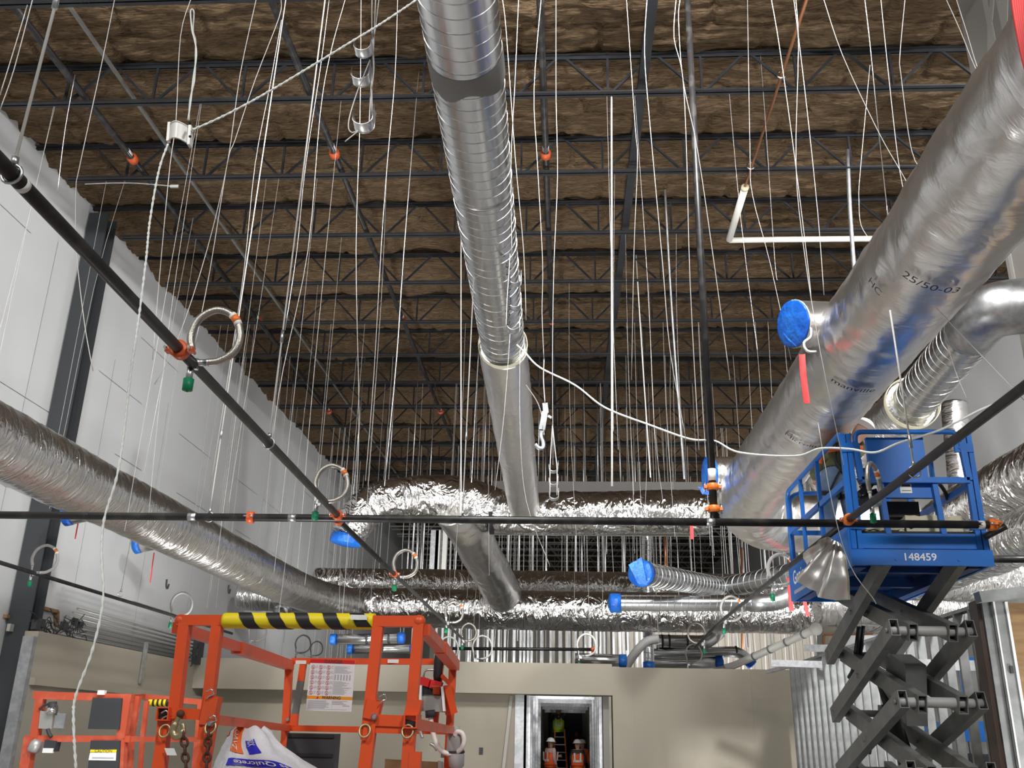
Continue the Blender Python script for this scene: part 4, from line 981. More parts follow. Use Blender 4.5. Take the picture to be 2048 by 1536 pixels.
j = [MB().bx((4.24, 9.80, 0), (4.40, 9.84, 3.0)), MB().bx((4.255, 9.785, 0), (4.27, 9.80, 3.0)).bx((4.37, 9.785, 0), (4.395, 9.80, 3.0))]
obj('jamb_stud', j[0], 'stud_zinc', t); obj('stud_lip', j[1], 'white', t)
obj('top_plate', MB().bx((4.16, 9.79, 3.0), (6.4, 9.92, 3.05)), 'stud_zinc', t)
obj('brown_board', MB().bx((4.40, 9.88, 0), (6.4, 9.92, 3.0)), 'wood', t)
obj('jamb_plate', MB().box((4.33, 9.79, 2.35), (.03, .02, .07)), 'charcoal', t)
tag(obj('ceiling_track', MB().beam(aY(1955, 1195, 9.6), aY(2100, 1178, 9.6), .14, .10), 'stud_zinc'), 'dull steel header crossing over the top of the brown board', 'header')
# galvanised channels and pipe over the far end of the partition
tag(obj('channel', MB().beam(aY(1543, 1326, 17), aY(1660, 1330, 16.6), .08, .11), 'zinc'), 'pale steel channel reaching left from the far end of the stud partition', 'channel')
tag(obj('channel', MB().beam(aY(1610, 1296, 16), aY(1680, 1297, 15.6), .08, .11), 'zinc'), 'short pale steel channel above the far end of the stud partition', 'channel')
tag(obj('channel', MB().beam(aY(1533, 1344, 18), aY(1580, 1332, 17.5), .08, .06), 'zinc_dull'), 'dull steel channel end over the top of the tan wall', 'channel')
t = thing('wrapped_pipe', 'pale wrapped pipe sloping down to the top of the tan wall on the right', 'pipe', aY(1450, 1338, 20.5))
P = [aY(1450, 1336, 20.6), aY(1470, 1330, 20.6), aY(1632, 1258, 18.6)]
obj('pipe', MB().tube(P, .075, 14), 'pvc_white', t)
for f in (.25, .45, .65, .85): c = P[1].lerp(P[2], f); ring(c, P[2]-P[1], .08, .05, 'zinc_dull', t, 'strap', 16)
obj('joint_end', MB().ball(P[2], .12), 'pvc_white', t)
obj('valve', MB().tube([aY(1428, 1342, 20.6), aY(1452, 1338, 20.6)], .07, 12), 'conduit', t)
t = thing('pale_frame', 'pale boxed frame with pipes behind the upper left arm of the blue lift', 'frame', aY(1650, 1300, 19))
b = MB(); b.bx(aY(1637, 1250, 21), aY(1694, 1330, 21)+V((0, .1, 0)))
obj('backing', b, 'beige_metal', t); obj('frame', bar(MB(), [aY(1640, 1330, 20.9), aY(1640, 1256, 20.9), aY(1652, 1247, 20.9), aY(1672, 1247, 20.9), aY(1690, 1258, 20.9)], .1), 'joint', t)
obj('copper_pipe', bar(MB(), [aY(1648, 1300, 20.8), aY(1648, 1270, 20.8), aY(1745, 1268, 20.8)], .04), 'copper', t)
for i, (px, y0, y1, ms, lab) in enumerate(((1483, 1095, 1342, 'copper', 'rust brown upright pipe over the tan wall near the sloping white pipe'), (1330, 1065, 1150, 'copper', 'rust brown upright pipe behind the V-shaped spiral duct'))):
    tag(obj('upright_pipe', MB().tube([aY(px, y0, 25), aY(px+2, y1, 25)], .035, 8), ms), lab, 'pipe')
# ================================================================ orange lift in the foreground
OR = 'lift_orange'
ol = thing('scissor_lift', 'orange lift in the foreground with a black and yellow striped top bar', 'lift', (-.95, 4.1, 0))
c1, c2, c3, c4 = V((-1.312, 3.213, 0)), V((-.467, 3.12, 0)), V((-1.482, 5.19, 0)), V((-.569, 5.0, 0))
def fp(px, py, a=c1, c=c2):
    n = V(((c-a).y, -(c-a).x, 0)).normalized(); d = ray(px, py); return EYE+d*((a-EYE).dot(n)/d.dot(n))
fb = lambda px, py: fp(px, py, c3, c4)
fl_ = lambda px, py: fp(px, py, c1, c3)
fr_ = lambda px, py: fp(px, py, c2, c4)
def sq(name, P, w, ms=OR, parent=None, h=None, hollow=0, label=None):
    b = MB(); up = (0, 0, 1)
    for a, c in zip(P, P[1:]): b.beam(a, c, w, h or w, up=(0, 1, 0) if abs((c-a).normalized().z) > .8 else up, hollow=hollow)
    return obj(name, b, ms, parent or ol, label)
sq('top_bar', [fp(358, 1241), fp(452, 1241)], .034)
sq('top_bar', [fp(747, 1243), fp(842, 1243)], .034)
for px, py in ((362, 1241), (838, 1243)): obj('corner_cap', MB().ball(fp(px, py), .0215, 8), OR, ol)
Pt = [fp(449+(749-449)*i/60, 1241+(1243-1241)*i/60) for i in range(61)]
tp = obj('striped_bar', MB().tube(Pt, .026, 20, rf=lambda L, a: 1+.06*noise.noise(V((L*14, math.cos(a)*2, math.sin(a)*2)))), 'yellow', ol, 'bar wrapped in yellow and black striped tape')
b = MB(); d = (Pt[-1]-Pt[0]); Lb = d.length; d.normalize(); u = V((0, 0, 1)); w = d.cross(u)
PT = .098; G = []
for i in range(int(Lb/PT*24)+1):
    s0 = .03+PT*i/24; a = -2*PI*i/24+1.0
    if s0 > Lb-.05: break
    G.append([Pt[0]+d*(s0+.048*q+.006*noise.noise(V((i*.3, q*3, 1))))+(u*math.cos(a)-w*math.sin(a))*.0276 for q in (0, .33, .66, 1)])
b.sheet(G)
obj('black_stripes', b, 'tape_black', tp)
q = fp(722, 1237)+V((0, -.03, 0)); G = [[q+V((x*.009, -.002*abs(x), z*.008+.003*noise.noise(V((x, z, 3))))) for x in range(-3, 4)] for z in range(-1, 2)]
obj('paper_scrap', MB().sheet(G).sheet([[p+V((0, .002, 0)) for p in r] for r in G]), 'white', tp)
sq('front_post', [fp(371, 1246), fp(349, 1432)], .036)
sq('front_post', [fp(436, 1246), fp(408, 1480)], .034); sq('front_post', [fp(757, 1248), fp(733, 1480)], .034)
sq('front_post', [fp(838, 1248), fp(822, 1440)], .034)
for a, c in (((428, 1392), (416, 1450)), ((752, 1398), (742, 1438)), ((832, 1398), (822, 1440))): sq('post_sleeve', [fp(*a), fp(*c)], .046)
for a in ((333, 1428), (824, 1443)):
    sq('post_socket', [fp(a[0]-3, a[1]+10), fp(a[0]-18 if a[0] < 500 else a[0]-14, 1600)], .036)
    p = fp(*a); obj('socket_end', MB().beam(p+V((0, -.035, 0)), p+V((0, .06, 0)), .042, .042, hollow=.004), OR, ol); obj('socket_hole', MB().box(p+V((0, -.02, 0)), (.034, .004, .034)), 'black', ol)
sq('front_post_lower', [fp(422, 1445), fp(396, 1600)], .036); sq('front_post_lower', [fp(742, 1445), fp(722, 1600)], .038)
sq('front_mid_rail', [fp(342, 1426), fp(432, 1431)], .034); sq('front_mid_rail', [fp(748, 1440), fp(822, 1443)], .034); sq('front_mid_rail', [fp(748, 1458), fp(818, 1460)], .024)
def lr(px, py): return fl_(px, py)
sq('side_top_rail', [V((-1.32, 3.22, 1.975)), V((-1.405, 4.25, 1.985))], .036)
sq('side_rail_sleeve', [V((-1.39, 4.05, 1.98)), V((-1.482, 5.19, 1.985))], .048, OR)
sq('side_mid_rail', [fp(430, 1440), fb(576, 1456)], .030)
sq('back_top_rail', [fb(585, 1322), fb(910, 1324)], .030)
sq('side_top_rail', [V((-.46, 3.13, 1.97)), V((-.515, 4.1, 1.98))], .036); sq('side_rail_sleeve', [V((-.505, 3.9, 1.98)), V((-.569, 5.0, 1.985))], .048, OR)
sq('back_mid_rail', [fb(572, 1456), fb(905, 1463)], .030)
sq('side_mid_rail', [fp(824, 1448), fr_(912, 1462)], .034, OR)
sq('back_post', [fb(579, 1325), fb(563, 1600)], .036); sq('back_post', [fb(906, 1326), fb(892, 1600)], .036)
sq('back_post', [fb(881, 1326), fb(868, 1462)], .034)
sq('hinge_post', [fb(607, 1326), fb(602, 1362)], .032); sq('hinge_post_worn', [fb(602, 1362), fb(590, 1430)], .032, 'sealant', label='grey green worn post'); sq('hinge_bracket', [fb(590, 1428), fb(588, 1452), fb(574, 1452)], .036)
for px, py, s in ((606, 1325, .07), (790, 1323, .07), (893, 1325, .10)):
    obj('white_sticker', MB().box(fb(px, py)+V((0, -.018, 0)), (s, .004, .018)), 'white', ol)
for px, py in ((336, 1462), (427, 1455), (733, 1462), (818, 1463)):
    c = fp(px, py)+V((0, -.028, 0)); obj('anchor_ring', MB().tube([c+V((.017*math.cos(a), .006*math.sin(a), .019*math.sin(a))) for a in [2*PI*i/20 for i in range(20)]], .0035, 8, closed=True), 'brass', ol)
for px, py in ((420, 1388), (762, 1398), (330, 1430), (425, 1440)):
    c = fp(px, py)+V((.01, -.03, 0)); obj('hitch_pin', MB().tube(spline([c+V((-.012, 0, .005)), c+V((.006, -.005, .013)), c+V((.014, 0, 0)), c+V((.0, 0, -.007)), c+V((-.008, 0, -.016))], 4), .0028, 6), 'chrome', ol)
for x, y in ((426, 1448), (578, 1440), (752, 1434), (905, 1396), (906, 1412)):
    c = (fp if x in (426, 752) else fb)(x, y)+V((.0, -.022, 0)); obj('bolt', MB().lathe(c, (0, -1, 0), [(0, .011), (.006, .011), (.008, .006), (.014, .006)], 8), 'zinc', ol)
# danger sign hung on the rear rail
sg = thing('warning_sign', 'white DANGER and WARNING notice hanging on the back rail of the orange lift', 'sign', fb(665, 1370))
tl, tr, bl, br = [fb(*p)+V((0, -.025, 0)) for p in ((624, 1319), (713, 1322), (614, 1421), (705, 1424))]
def sp(u, v, o=0): return (tl.lerp(tr, u)).lerp(bl.lerp(br, u), v)+V((0, -.0035-o, 0))
def quad(mb, u0, v0, u1, v1, o=.0005): k = mb.pts([sp(u0, v0, o), sp(u0, v1, o), sp(u1, v1, o), sp(u1, v0, o)]); mb.face([k, k+1, k+2, k+3])
b = MB(); b.prism([sp(0, 0), sp(0, 1), sp(1, 1), sp(1, 0)], (0, .006, 0)); obj('board', b, 'paper', sg)
b = MB(); quad(b, 0, 0, 1, .075); obj('red_header', b, 'red', sg); b = MB(); quad(b, 0, .715, 1, .775); obj('orange_header', b, 'amber', sg)
sz = (tr-tl).length; sh_ = (bl-tl).length
def stx(s, size, cu, cv, ms, nm, al='CENTER'): text(s, size, lambda x, y: sp(cu+x/sz, cv-y/sh_, .001), ms, sg, nm, al, bold=.0006)
stx('DANGER', .026, .52, .04, 'ink', 'danger_lettering'); stx('WARNING', .022, .54, .745, 'ink', 'warning_lettering')
b = MB(); c = sp(.24, .745, .001); b.prism([c+V((-.008, 0, -.006)), c+V((.008, 0, -.006)), c+V((0, 0, .008))], (0, -.0004, 0)); obj('warning_symbol', b, 'red', sg)
rg = MB(); ft = MB()
for r in range(6):
    for k in range(3):
        cu, cv = .075+.175*k+.0*r, .155+.100*r; c = sp(cu, cv, .001); ra = .0098
        ex = (tr-tl).normalized(); ez = (tl-bl).normalized()
        rg.tube([c+(ex*math.cos(a)+ez*math.sin(a))*ra for a in [2*PI*i/20 for i in range(20)]], .0012, 4, closed=True)
        rg.beam(c+(-ex+ez)*ra*.7, c+(ex-ez)*ra*.7, .0018, .0012, up=(0, 1, 0))
        ft.box(c+V((0, .0004, -.004)), (.007, .0008, .006)); ft.box(c+V((.001, .0004, .003)), (.004, .0008, .005))
        for i in range(3): quad(ft, cu+.055, cv-.03+.02*i, cu+.055+R_.uniform(.04, .07), cv-.022+.02*i)
for i in range(34):
    v = .125+i*.0165
    if .26 < v < .42: continue
    quad(ft, .56, v, R_.uniform(.75, .96), v+.008)
for k in range(6): quad(ft, .57+.065*k, .29, .60+.065*k, .40)
for i in range(8): quad(ft, .04, .80+i*.02, R_.uniform(.40, .52), .811+i*.02); quad(ft, .56, .80+i*.02, R_.uniform(.75, .97) if i < 4 else .57, .811+i*.02)
quad(ft, .02, .965, .9, .972); quad(ft, .80, .885, .95, .900); quad(ft, .545, .10, .549, .71)
obj('prohibition_symbols', rg, 'print_red', sg); obj('small_print', ft, 'print_gray', sg)
# control box, joystick, cable, plug
cb = thing('control_box', 'grey joystick control box with a red guard hung on the right of the orange lift', 'control box', fb(872, 1400))
f4 = lambda px, py, dy=-.12: fb(px, py)+V((0, dy, 0))
obj('box', MB().prism([f4(848, 1423), f4(890, 1425), f4(888, 1393), f4(852, 1391)], (0, .14, 0)), 'conduit', cb)
obj('panel', MB().prism([f4(850, 1394), f4(889, 1395), f4(887, 1374), f4(852, 1372)], (0, .12, 0)), 'black', cb)
obj('bracket', MB().beam(f4(848, 1424, -.13), f4(849, 1374, -.13), .012, .03).beam(f4(895, 1424, -.13), f4(891, 1376, -.13), .012, .03), 'white', cb)
obj('joystick', MB().lathe(f4(878, 1366, -.08), (.04, 0, 1), [(0, .016), (.03, .022), (.10, .025), (.155, .022), (.165, .0)], 14), 'black', cb)
obj('guard', MB().beam(f4(848, 1363, -.10), f4(868, 1370, -.11), .05, .035).beam(f4(868, 1370, -.11), f4(888, 1375, -.1), .06, .04), 'red', cb)
obj('knob', MB().lathe(f4(879, 1391, -.13), (0, 0, 1), [(0, .018), (.03, .019), (.034, .026), (.04, .026)], 14), 'orange_coupling', cb)
obj('hoop', MB().tube(fillet([f4(853, 1364), f4(855, 1343), f4(874, 1343)], .02, 4), .005, 6), 'zinc', cb)
obj('arm', MB().beam(f4(894, 1375, -.1), f4(906, 1428, -.06), .05, .04).beam(f4(886, 1352, -.08), f4(905, 1372, -.06), .014, .02), OR, cb)
t = thing('coiled_cable', 'grey control cable drooping in a loop from the control box of the orange lift', 'cable', f4(900, 1480))
obj('cable', MB().tube(spline([f4(866, 1425), f4(868, 1440), f4(875, 1475), f4(886, 1498), f4(905, 1507), f4(924, 1500), f4(933, 1484), f4(930, 1468), f4(920, 1464), f4(914, 1472)], 6), .012, 10), 'pvc_white', t)
obj('strain_relief', MB().tube([f4(867, 1422), f4(868, 1436)], .026, 12), 'charcoal', t)
obj('loose_end', MB().tube(spline([f4(867, 1487), f4(875, 1492), f4(880, 1500)], 4), .008, 8).tube(spline([f4(845, 1425), f4(842, 1445), f4(848, 1465), f4(852, 1476)], 4), .008, 8), 'conduit', t)
t = thing('power_plug', 'light grey industrial plug and socket hanging on the right rear post of the orange lift', 'plug', f4(912, 1510))
obj('plug', MB().lathe(f4(917, 1536, -.09), (-.04, 0, 1), [(-.03, .018), (.0, .024), (.01, .036), (.06, .040), (.07, .034)], 14), 'flex_gray', t)
obj('socket', MB().lathe(f4(914, 1508, -.09), (-.02, 0, 1), [(0, .034), (.015, .044), (.075, .040), (.095, .034), (.105, .022), (.13, .02)], 14), 'flex_gray', t)
obj('clamp_ring', MB().tube([f4(915, 1506, -.09), f4(915, 1501, -.09)], .045, 14), 'charcoal', t)
t = thing('storage_box', 'black ribbed box inside the orange lift below the notice', 'box', fb(630, 1500))
p, q = fb(592, 1466)+V((0, -.06, 0)), fb(672, 1600)+V((0, -.06, 0))
obj('shell', MB().bx((p.x, p.y-.1, q.z), (q.x, p.y, p.z)), 'charcoal', t); obj('lid_rib', MB().bx((p.x+.01, p.y-.108, p.z-.11), (q.x-.01, p.y-.1, p.z-.095)).bx((p.x+.01, p.y-.108, p.z-.02), (q.x-.01, p.y-.1, p.z-.005)), 'black', t)
tag(obj('plywood', MB().prism([fb(770, 1518), fb(876, 1524), fb(876, 1600), fb(766, 1600)], (0, .02, 0)), 'wood'), 'sheet of plywood standing inside the orange lift at the bottom edge', 'plywood')
tag(obj('steel_sheet', MB().prism([fb(874, 1522), fb(884, 1524), fb(884, 1600), fb(874, 1600)], (0, .06, 0)), 'zinc_dull'), 'thin steel angle standing beside the plywood in the orange lift', 'angle')
# hook and chains
t = thing('chain', 'rusty chain with a big brass hook hanging on the left front of the orange lift', 'chain', fp(370, 1480))
h = lambda px, py: fp(px, py)+V((0, -.03, 0))
obj('hook', MB().tube(spline([h(366, 1432), h(358, 1448), h(353, 1462), h(358, 1472), h(368, 1471), h(374, 1460), h(372, 1448)], 6), [.008]*6+[.012]*12+[.012]*12+[.008]*7, 10), 'brass', t)
def links(P, n, parent):
    Q = [P[0].lerp(P[1], i/n) for i in range(n+1)]
    for i in range(n):
        a, c = Q[i], Q[i+1]; m = (a+c)/2; d = (c-a)*.68; w = V((.011, 0, 0)) if i % 2 else V((.003, -.010, 0))
        obj('link', MB().tube([m+d*math.cos(t_)*.9+w*math.sin(t_)*1.0 for t_ in [2*PI*k/14 for k in range(14)]], .0042, 6, closed=True), 'rust', parent)
links([h(374, 1462), h(384, 1600)], 9, t)
obj('hook_eye', MB().ball(h(368, 1428), .013, 8), 'rust', t)
t = thing('chain', 'rusty chain hanging from the ring beside the second front post of the orange lift', 'chain', fp(424, 1500)); links([h(424, 1462), h(416, 1600)], 9, t)
G = [[fp(336, 1496)+V((x*.008+.004*z, -.03+.004*noise.noise(V((x, z, 1))), -z*.007)) for x in range(5)] for z in range(4)]
tag(obj('paper_tag', MB().sheet(G).sheet([[p+V((0, .002, 0)) for p in r] for r in G]), 'white'), 'small torn white tag on the left front post of the orange lift', 'tag')
# plastic bag on the lift
bg = thing('plastic_bag', 'crumpled white plastic bag with orange and blue print on the orange lift', 'bag', fp(520, 1560))
Yb = 3.75
hh = [(1454, 500, 26), (1464, 500, 40), (1478, 502, 48), (1492, 506, 58), (1508, 515, 72), (1522, 524, 84), (1540, 534, 100), (1570, 548, 118), (1610, 560, 132)]
rows = []; n = 48
def bagp(py, px, w, a, o=0):
    c = aY(px, py, Yb); r = (aY(px+w, py, Yb)-c).length; sd = 1+.10*noise.noise(V((math.cos(a)*2.2, math.sin(a)*2.2, py*.035)))+.05*math.sin(a*7+py*.06)
    return c+V((math.cos(a)*r*sd, math.sin(a)*r*.8*sd, 0))*(1+o)+V((0, 0, .006*math.sin(a*5)))
for (py, px, w) in hh: rows.append([bagp(py, px, w, 2*PI*j/n) for j in range(n+1)])
b = MB(); b.sheet(rows); obj('bag_skin', b, 'bag_white', bg)
def patch(py0, py1, a0, a1, ms, name, rowsn=6, cols=8):
    G = []
    for i in range(rowsn+1):
        py = py0+(py1-py0)*i/rowsn
        for k in range(len(hh)-1):
            if hh[k][0] <= py <= hh[k+1][0]: f = (py-hh[k][0])/(hh[k+1][0]-hh[k][0]); px = hh[k][1]*(1-f)+hh[k+1][1]*f; w = hh[k][2]*(1-f)+hh[k+1][2]*f; break
        G.append([bagp(py, px, w, a0+(a1-a0)*j/cols, .012)+V((0, -.002, 0)) for j in range(cols+1)])
    return G
def put(ms, name, *a): b = MB(); b.sheet(patch(*a, ms, name)); obj(name, b, ms, bg)
# front of the bag is at angle -pi/2 (towards the camera)
f_ = -PI/2
put('bag_orange', 'orange_print', 1455, 1504, f_-.62, f_-.10); put('bag_orange', 'orange_print', 1456, 1472, f_-1.2, f_-.85)
put('bag_blue', 'blue_print', 1478, 1505, f_+.05, f_+.38); put('bag_blue', 'blue_print', 1463, 1469, f_-1.25, f_-.95)
G = []
for i in range(3): G.append([p for p in patch(1519-3, 1533-3, f_-.55, f_+1.0, '', '', 2, 24)[i]])
def arc(y): return y
b = MB(); GG = []
for i in range(3):
    row = []
    for j in range(25):
        u = j/24; py = 1514+i*7+16*(u-.35)**2*4*(1 if u > .35 else .7); a = f_-.60+1.55*u
        row.append(patch(py, py+.01, a, a+.001, '', '', 1, 1)[0][0])
    GG.append(row)
b.sheet(GG); obj('blue_band', b, 'bag_blue', bg)
def band(x, y):
    u = .5-x; v = .5+y*1.0; u = min(max(u, 0), 1); j = u*24; j0 = min(int(j), 23); fr = j-j0
    top = GG[0][j0].lerp(GG[0][j0+1], fr); bot = GG[2][j0].lerp(GG[2][j0+1], fr); p = top.lerp(bot, v); c = aY(524, 1522, Yb); d = (p-c); d.z = 0; return p+d.normalized()*.004
text('ss Quicrete', .155, lambda x, y: band(x, y*5.2), 'white', bg, 'band_lettering', bold=.002)
text('RIX', .03, lambda x, y: patch(1484+x*260, 1484+x*260+.01, f_+.22+y*11, f_+.221+y*11, '', '', 1, 1)[0][0]+V((0, -.006, 0)), 'white', bg, 'blue_lettering')
text('DAVZ', .034, lambda x, y: patch(1480+x*420, 1480+x*420+.01, f_-.38+y*11, f_-.379+y*11, '', '', 1, 1)[0][0]+V((0, -.006, 0)), 'white', bg, 'orange_lettering')
# platform, chassis and wheels below the picture edge
obj('platform_deck', MB().prism([c1+V((0, 0, .88)), c2+V((0, 0, .88)), c4+V((0, 0, .88)), c3+V((0, 0, .88))], (0, 0, .08)), OR, ol)
for P in ((c1, (-12, 20)), (c2, (0, 0)), (c3, (0, 0)), (c4, (0, 0))): q = P[0]; sq('lower_post', [V((q.x, q.y, .92)), V((q.x, q.y, 1.6))], .036)
obj('chassis', MB().prism([c1.lerp(c4, .04)+V((0, 0, .2)), c2+V((-.03, .05, .2)), c4+V((-.03, -.05, .2)), c3+V((.03, -.05, .2))], (0, 0, .68)), 'charcoal', ol)
for q in (c1, c2, c3, c4): obj('wheel', MB().lathe(q+V((-.06, 0, .2)), (1, 0, 0), [(0, .13), (.01, .2), (.11, .2), (.12, .13)], 18), 'black', ol)
# ================================================================ second orange lift
o2 = thing('scissor_lift', 'second orange lift farther left with dark panels on its rails', 'lift', (-5.4, 12, 0))
g2 = lambda px, py: aY(px, py, 11.25); g3 = lambda px, py: aY(px, py, 12.9); OW = 'lift_orange_worn'
def s2(name, P, w, ms='lift_orange_worn'): return sq(name, P, w, ms, o2)
s2('top_rail', [g2(70, 1390), g2(120, 1392), g2(265, 1396)], .085); s2('front_post', [g2(83, 1392), g2(70, 1478)], .09); s2('front_post', [g2(62, 1474), g2(42, 1600)], .11)
s2('mid_rail', [g2(52, 1477), g2(262, 1478)], .07); s2('front_post', [g2(256, 1395), g2(244, 1478), g2(238, 1600)], .10)
s2('side_post', [aY(276, 1392, 11.6), aY(262, 1478, 11.6), aY(256, 1600, 11.6)], .065); s2('side_post', [aY(294, 1402, 12.2), aY(285, 1478, 12.2), aY(276, 1600, 12.2)], .05)
s2('rear_rail', [g2(258, 1395), g3(285, 1393), g3(420, 1406)], .07); s2('rear_mid_rail', [g2(262, 1478), g3(420, 1479)], .06); s2('rear_post', [g3(404, 1405), g3(398, 1478), g3(386, 1600)], .09)
tb = obj('striped_tape', MB().tube([g3(299+i*2, 1404.5) for i in range(20)], .05, 12), 'yellow', o2); bb = MB()
for k in range(4): bb.tube([g3(307+k*9, 1404.5), g3(311+k*9, 1404.8)], .053, 12)
obj('black_stripes', bb, 'tape_black', tb)
def pnl(name, P, ms, th=.04): return obj(name, MB().prism([g2(*p)+V((0, -.08, 0)) for p in P], (0, th, 0)), ms, o2)
pnl('dark_panel', [(192, 1396), (250, 1397), (244, 1459), (182, 1458)], 'charcoal'); lp = pnl('dark_panel', [(188, 1481), (246, 1481), (240, 1600), (176, 1600)], 'charcoal')
obj('warning_label', MB().prism([g2(*p)+V((0, -.085, 0)) for p in ((187, 1505), (239, 1505), (238, 1521), (184, 1520))], (0, .005, 0)), 'paper', lp); obj('yellow_label_header', MB().prism([g2(*p)+V((0, -.087, 0)) for p in ((188, 1499), (240, 1499), (239, 1505), (187, 1504))], (0, .007, 0)), 'yellow', lp)
pb = obj('label_print', MB().prism([g2(*p)+V((0, -.088, 0)) for p in ((192, 1514), (234, 1514.5), (234, 1517), (191, 1516.5))], (0, .003, 0)), 'print_gray', lp)
text('CAUTION', .045, lambda x, y: g2(214, 1502)+V((x, -.09, y)), 'ink', lp, 'lettering')
obj('white_clip', MB().box(g2(207, 1391)+V((0, -.05, .03)), (.08, .06, .05)), 'white', o2)
t = thing('control_box', 'grey box with a dark joystick and cable on the second orange lift', 'control box', g2(110, 1440))
k2 = lambda px, py: g2(px, py)+V((0, -.06, 0))
obj('box', MB().prism([k2(82, 1457), k2(108, 1458), k2(111, 1424), k2(86, 1422)], (0, .16, 0)), 'conduit', t); obj('side_flap', MB().prism([k2(112, 1456), k2(132, 1457), k2(137, 1427), k2(116, 1426)], (0, .03, 0)), 'zinc_dull', t)
obj('joystick', MB().tube([k2(109, 1426), k2(111, 1404)], [.055, .045], 12), 'charcoal', t); obj('collar', MB().tube([k2(108, 1428), k2(109, 1416)], .06, 12), 'chrome', t)
obj('cable', MB().tube(spline([k2(84, 1419), k2(96, 1410), k2(112, 1408), k2(119, 1414), k2(117, 1430)], 5), .014, 8), 'charcoal', t); obj('lower_cable', MB().tube(spline([k2(101, 1458), k2(103, 1466), k2(108, 1474)], 4), .022, 8), 'charcoal', t)
t = thing('power_box', 'dark plug box hanging under the mid rail of the second orange lift', 'plug', g2(105, 1490))
obj('box', MB().prism([k2(91, 1503), k2(113, 1503), k2(118, 1482), k2(95, 1480)], (0, .12, 0)), 'charcoal', t); obj('contacts', MB().box(k2(102, 1501), (.12, .03, .05)), 'white', t)
tag(obj('grey_fitting', MB().lathe(k2(70, 1504), (.3, 0, 1), [(0, .05), (.02, .07), (.10, .065), (.14, .04)], 12), 'conduit'), 'grey round fitting hanging at the left post of the second orange lift', 'fitting')
obj('chassis', MB().bx((-6.2, 11.3, .2), (-5.0, 13.2, .9)), 'charcoal', o2)
for x in (-6.2, -5.0):
    for y in (11.6, 12.9): obj('wheel', MB().lathe((x-.06, y, .2), (1, 0, 0), [(0, .13), (.01, .2), (.11, .2), (.12, .13)], 18), 'black', o2)
# ================================================================ wires, cables, hooks
def px_line(pts, Y): return [aY(x, y, Y) for x, y in pts]
def hw(pts, Y, label, r=.0029, ms='wire', Y2=None, ext=True, nm='hanger_wire', cat='wire', grp=None):
    """hanger wire traced through real depth Y (Y2 = depth of the lower end); its top runs on up to the roof"""
    n = len(pts); P = [aY(x, y, Y+(0 if Y2 is None else (Y2-Y)*i/(n-1))) for i, (x, y) in enumerate(pts)]
    P = spline(P, 4)
    if ext and P[0].z < 9.4 and pts[0][1] <= 0:
        d = (P[0]-P[1]).normalized(); d = V((d.x*.3, d.y*.3, max(d.z, .9))).normalized(); P.insert(0, P[0]+d*((roofz(Y)+.72-P[0].z)/d.z))
    return tag(obj(nm, MB().tube(P, r, 6), ms), label, cat, grp)
hw([(229, 0), (205, 120), (160, 330), (152, 380), (153, 500), (168, 640), (186, 742)], 4.6, 'bright hanger wire left of the white box bracket, bent at the left branch pipe')
hw([(381, 0), (361, 72), (352, 240), (340, 330), (322, 520), (305, 720)], 5.4, 'bright hanger wire passing just behind the white box bracket')
hw([(512, 0), (480, 150), (455, 325), (414, 500), (356, 678), (309, 769)], 5.2, 'bright hanger wire ending bent below the orange coupling of the left branch')
hw([(562, 0), (558, 35), (510, 160), (470, 280), (455, 325), (420, 540), (390, 690)], 5.5, 'bright kinked hanger wire crossing its neighbour left of the hook string')
hw([(563, 40), (540, 170), (510, 330), (488, 540), (455, 760), (420, 980)], 6.3, 'thin hanger wire starting at the same kink but running straight down', .0028)
hw([(658, 0), (640, 140), (610, 340), (594, 500), (570, 660)], 6.0, 'bright hanger wire left of the hook string, nearer the left branch pipe', ms='galv_seam')
hw([(690, 0), (660, 110), (640, 230), (616, 500), (566, 740), (545, 880)], 6.6, 'bright hanger wire just left of the hook string')
hw([(65, 0), (28, 140), (0, 220)], 3.6, 'hanger wire in the upper left corner, right one of the two'); hw([(55, 10), (25, 110), (0, 190)], 3.6, 'hanger wire in the upper left corner, left one of the two')
hw([(722, 0), (720, 230), (712, 500), (718, 828), (712, 1010)], 7.0, 'straight bright hanger wire passing in front of the lowest hook of the string')
hw([(795, 0), (790, 150), (775, 320), (762, 500), (748, 746), (731, 961)], 7.2, 'bright hanger wire midway between hook string and overhead spiral duct')
hw([(838, 140), (832, 205), (808, 500), (793, 719), (769, 972)], 10.05, 'grey hanger rod reaching the foil elbow left of the overhead duct', .006, 'zinc')
hw([(1005, 0), (1012, 60), (1030, 310), (1047, 500), (1052, 640)], 6.4, 'bright hanger wire hugging the right flank of the overhead spiral duct')
hw([(1037, 0), (1030, 160), (1022, 330), (1024, 520)], 6.4, 'second bright wire hugging the overhead spiral duct, down to the black hook string')
hw([(1082, 0), (1068, 180), (1075, 330), (1085, 520), (1084, 625), (1088, 720)], 7.0, 'twisted bright wire holding the galvanised bracket right of the overhead duct')
hw([(1112, 0), (1112, 190), (1115, 350), (1108, 525), (1105, 700), (1106, 930)], 7.6, 'bright wire holding the lower string of three small hooks')
hw([(1253, 0), (1270, 250), (1275, 320), (1268, 500), (1263, 760)], 7.0, 'thin pale wire right of the bright threaded rod', .0024, 'wire_dull')
hw([(1294, 0), (1289, 105), (1300, 250), (1325, 525), (1340, 700), (1372, 880)], 6.8, 'bright hanger wire curving down right of the bright threaded rod')
hw([(1352, 0), (1348, 75), (1365, 150), (1373, 300), (1380, 560), (1398, 900)], 6.5, 'bright hanger wire just left of the black sprinkler riser')
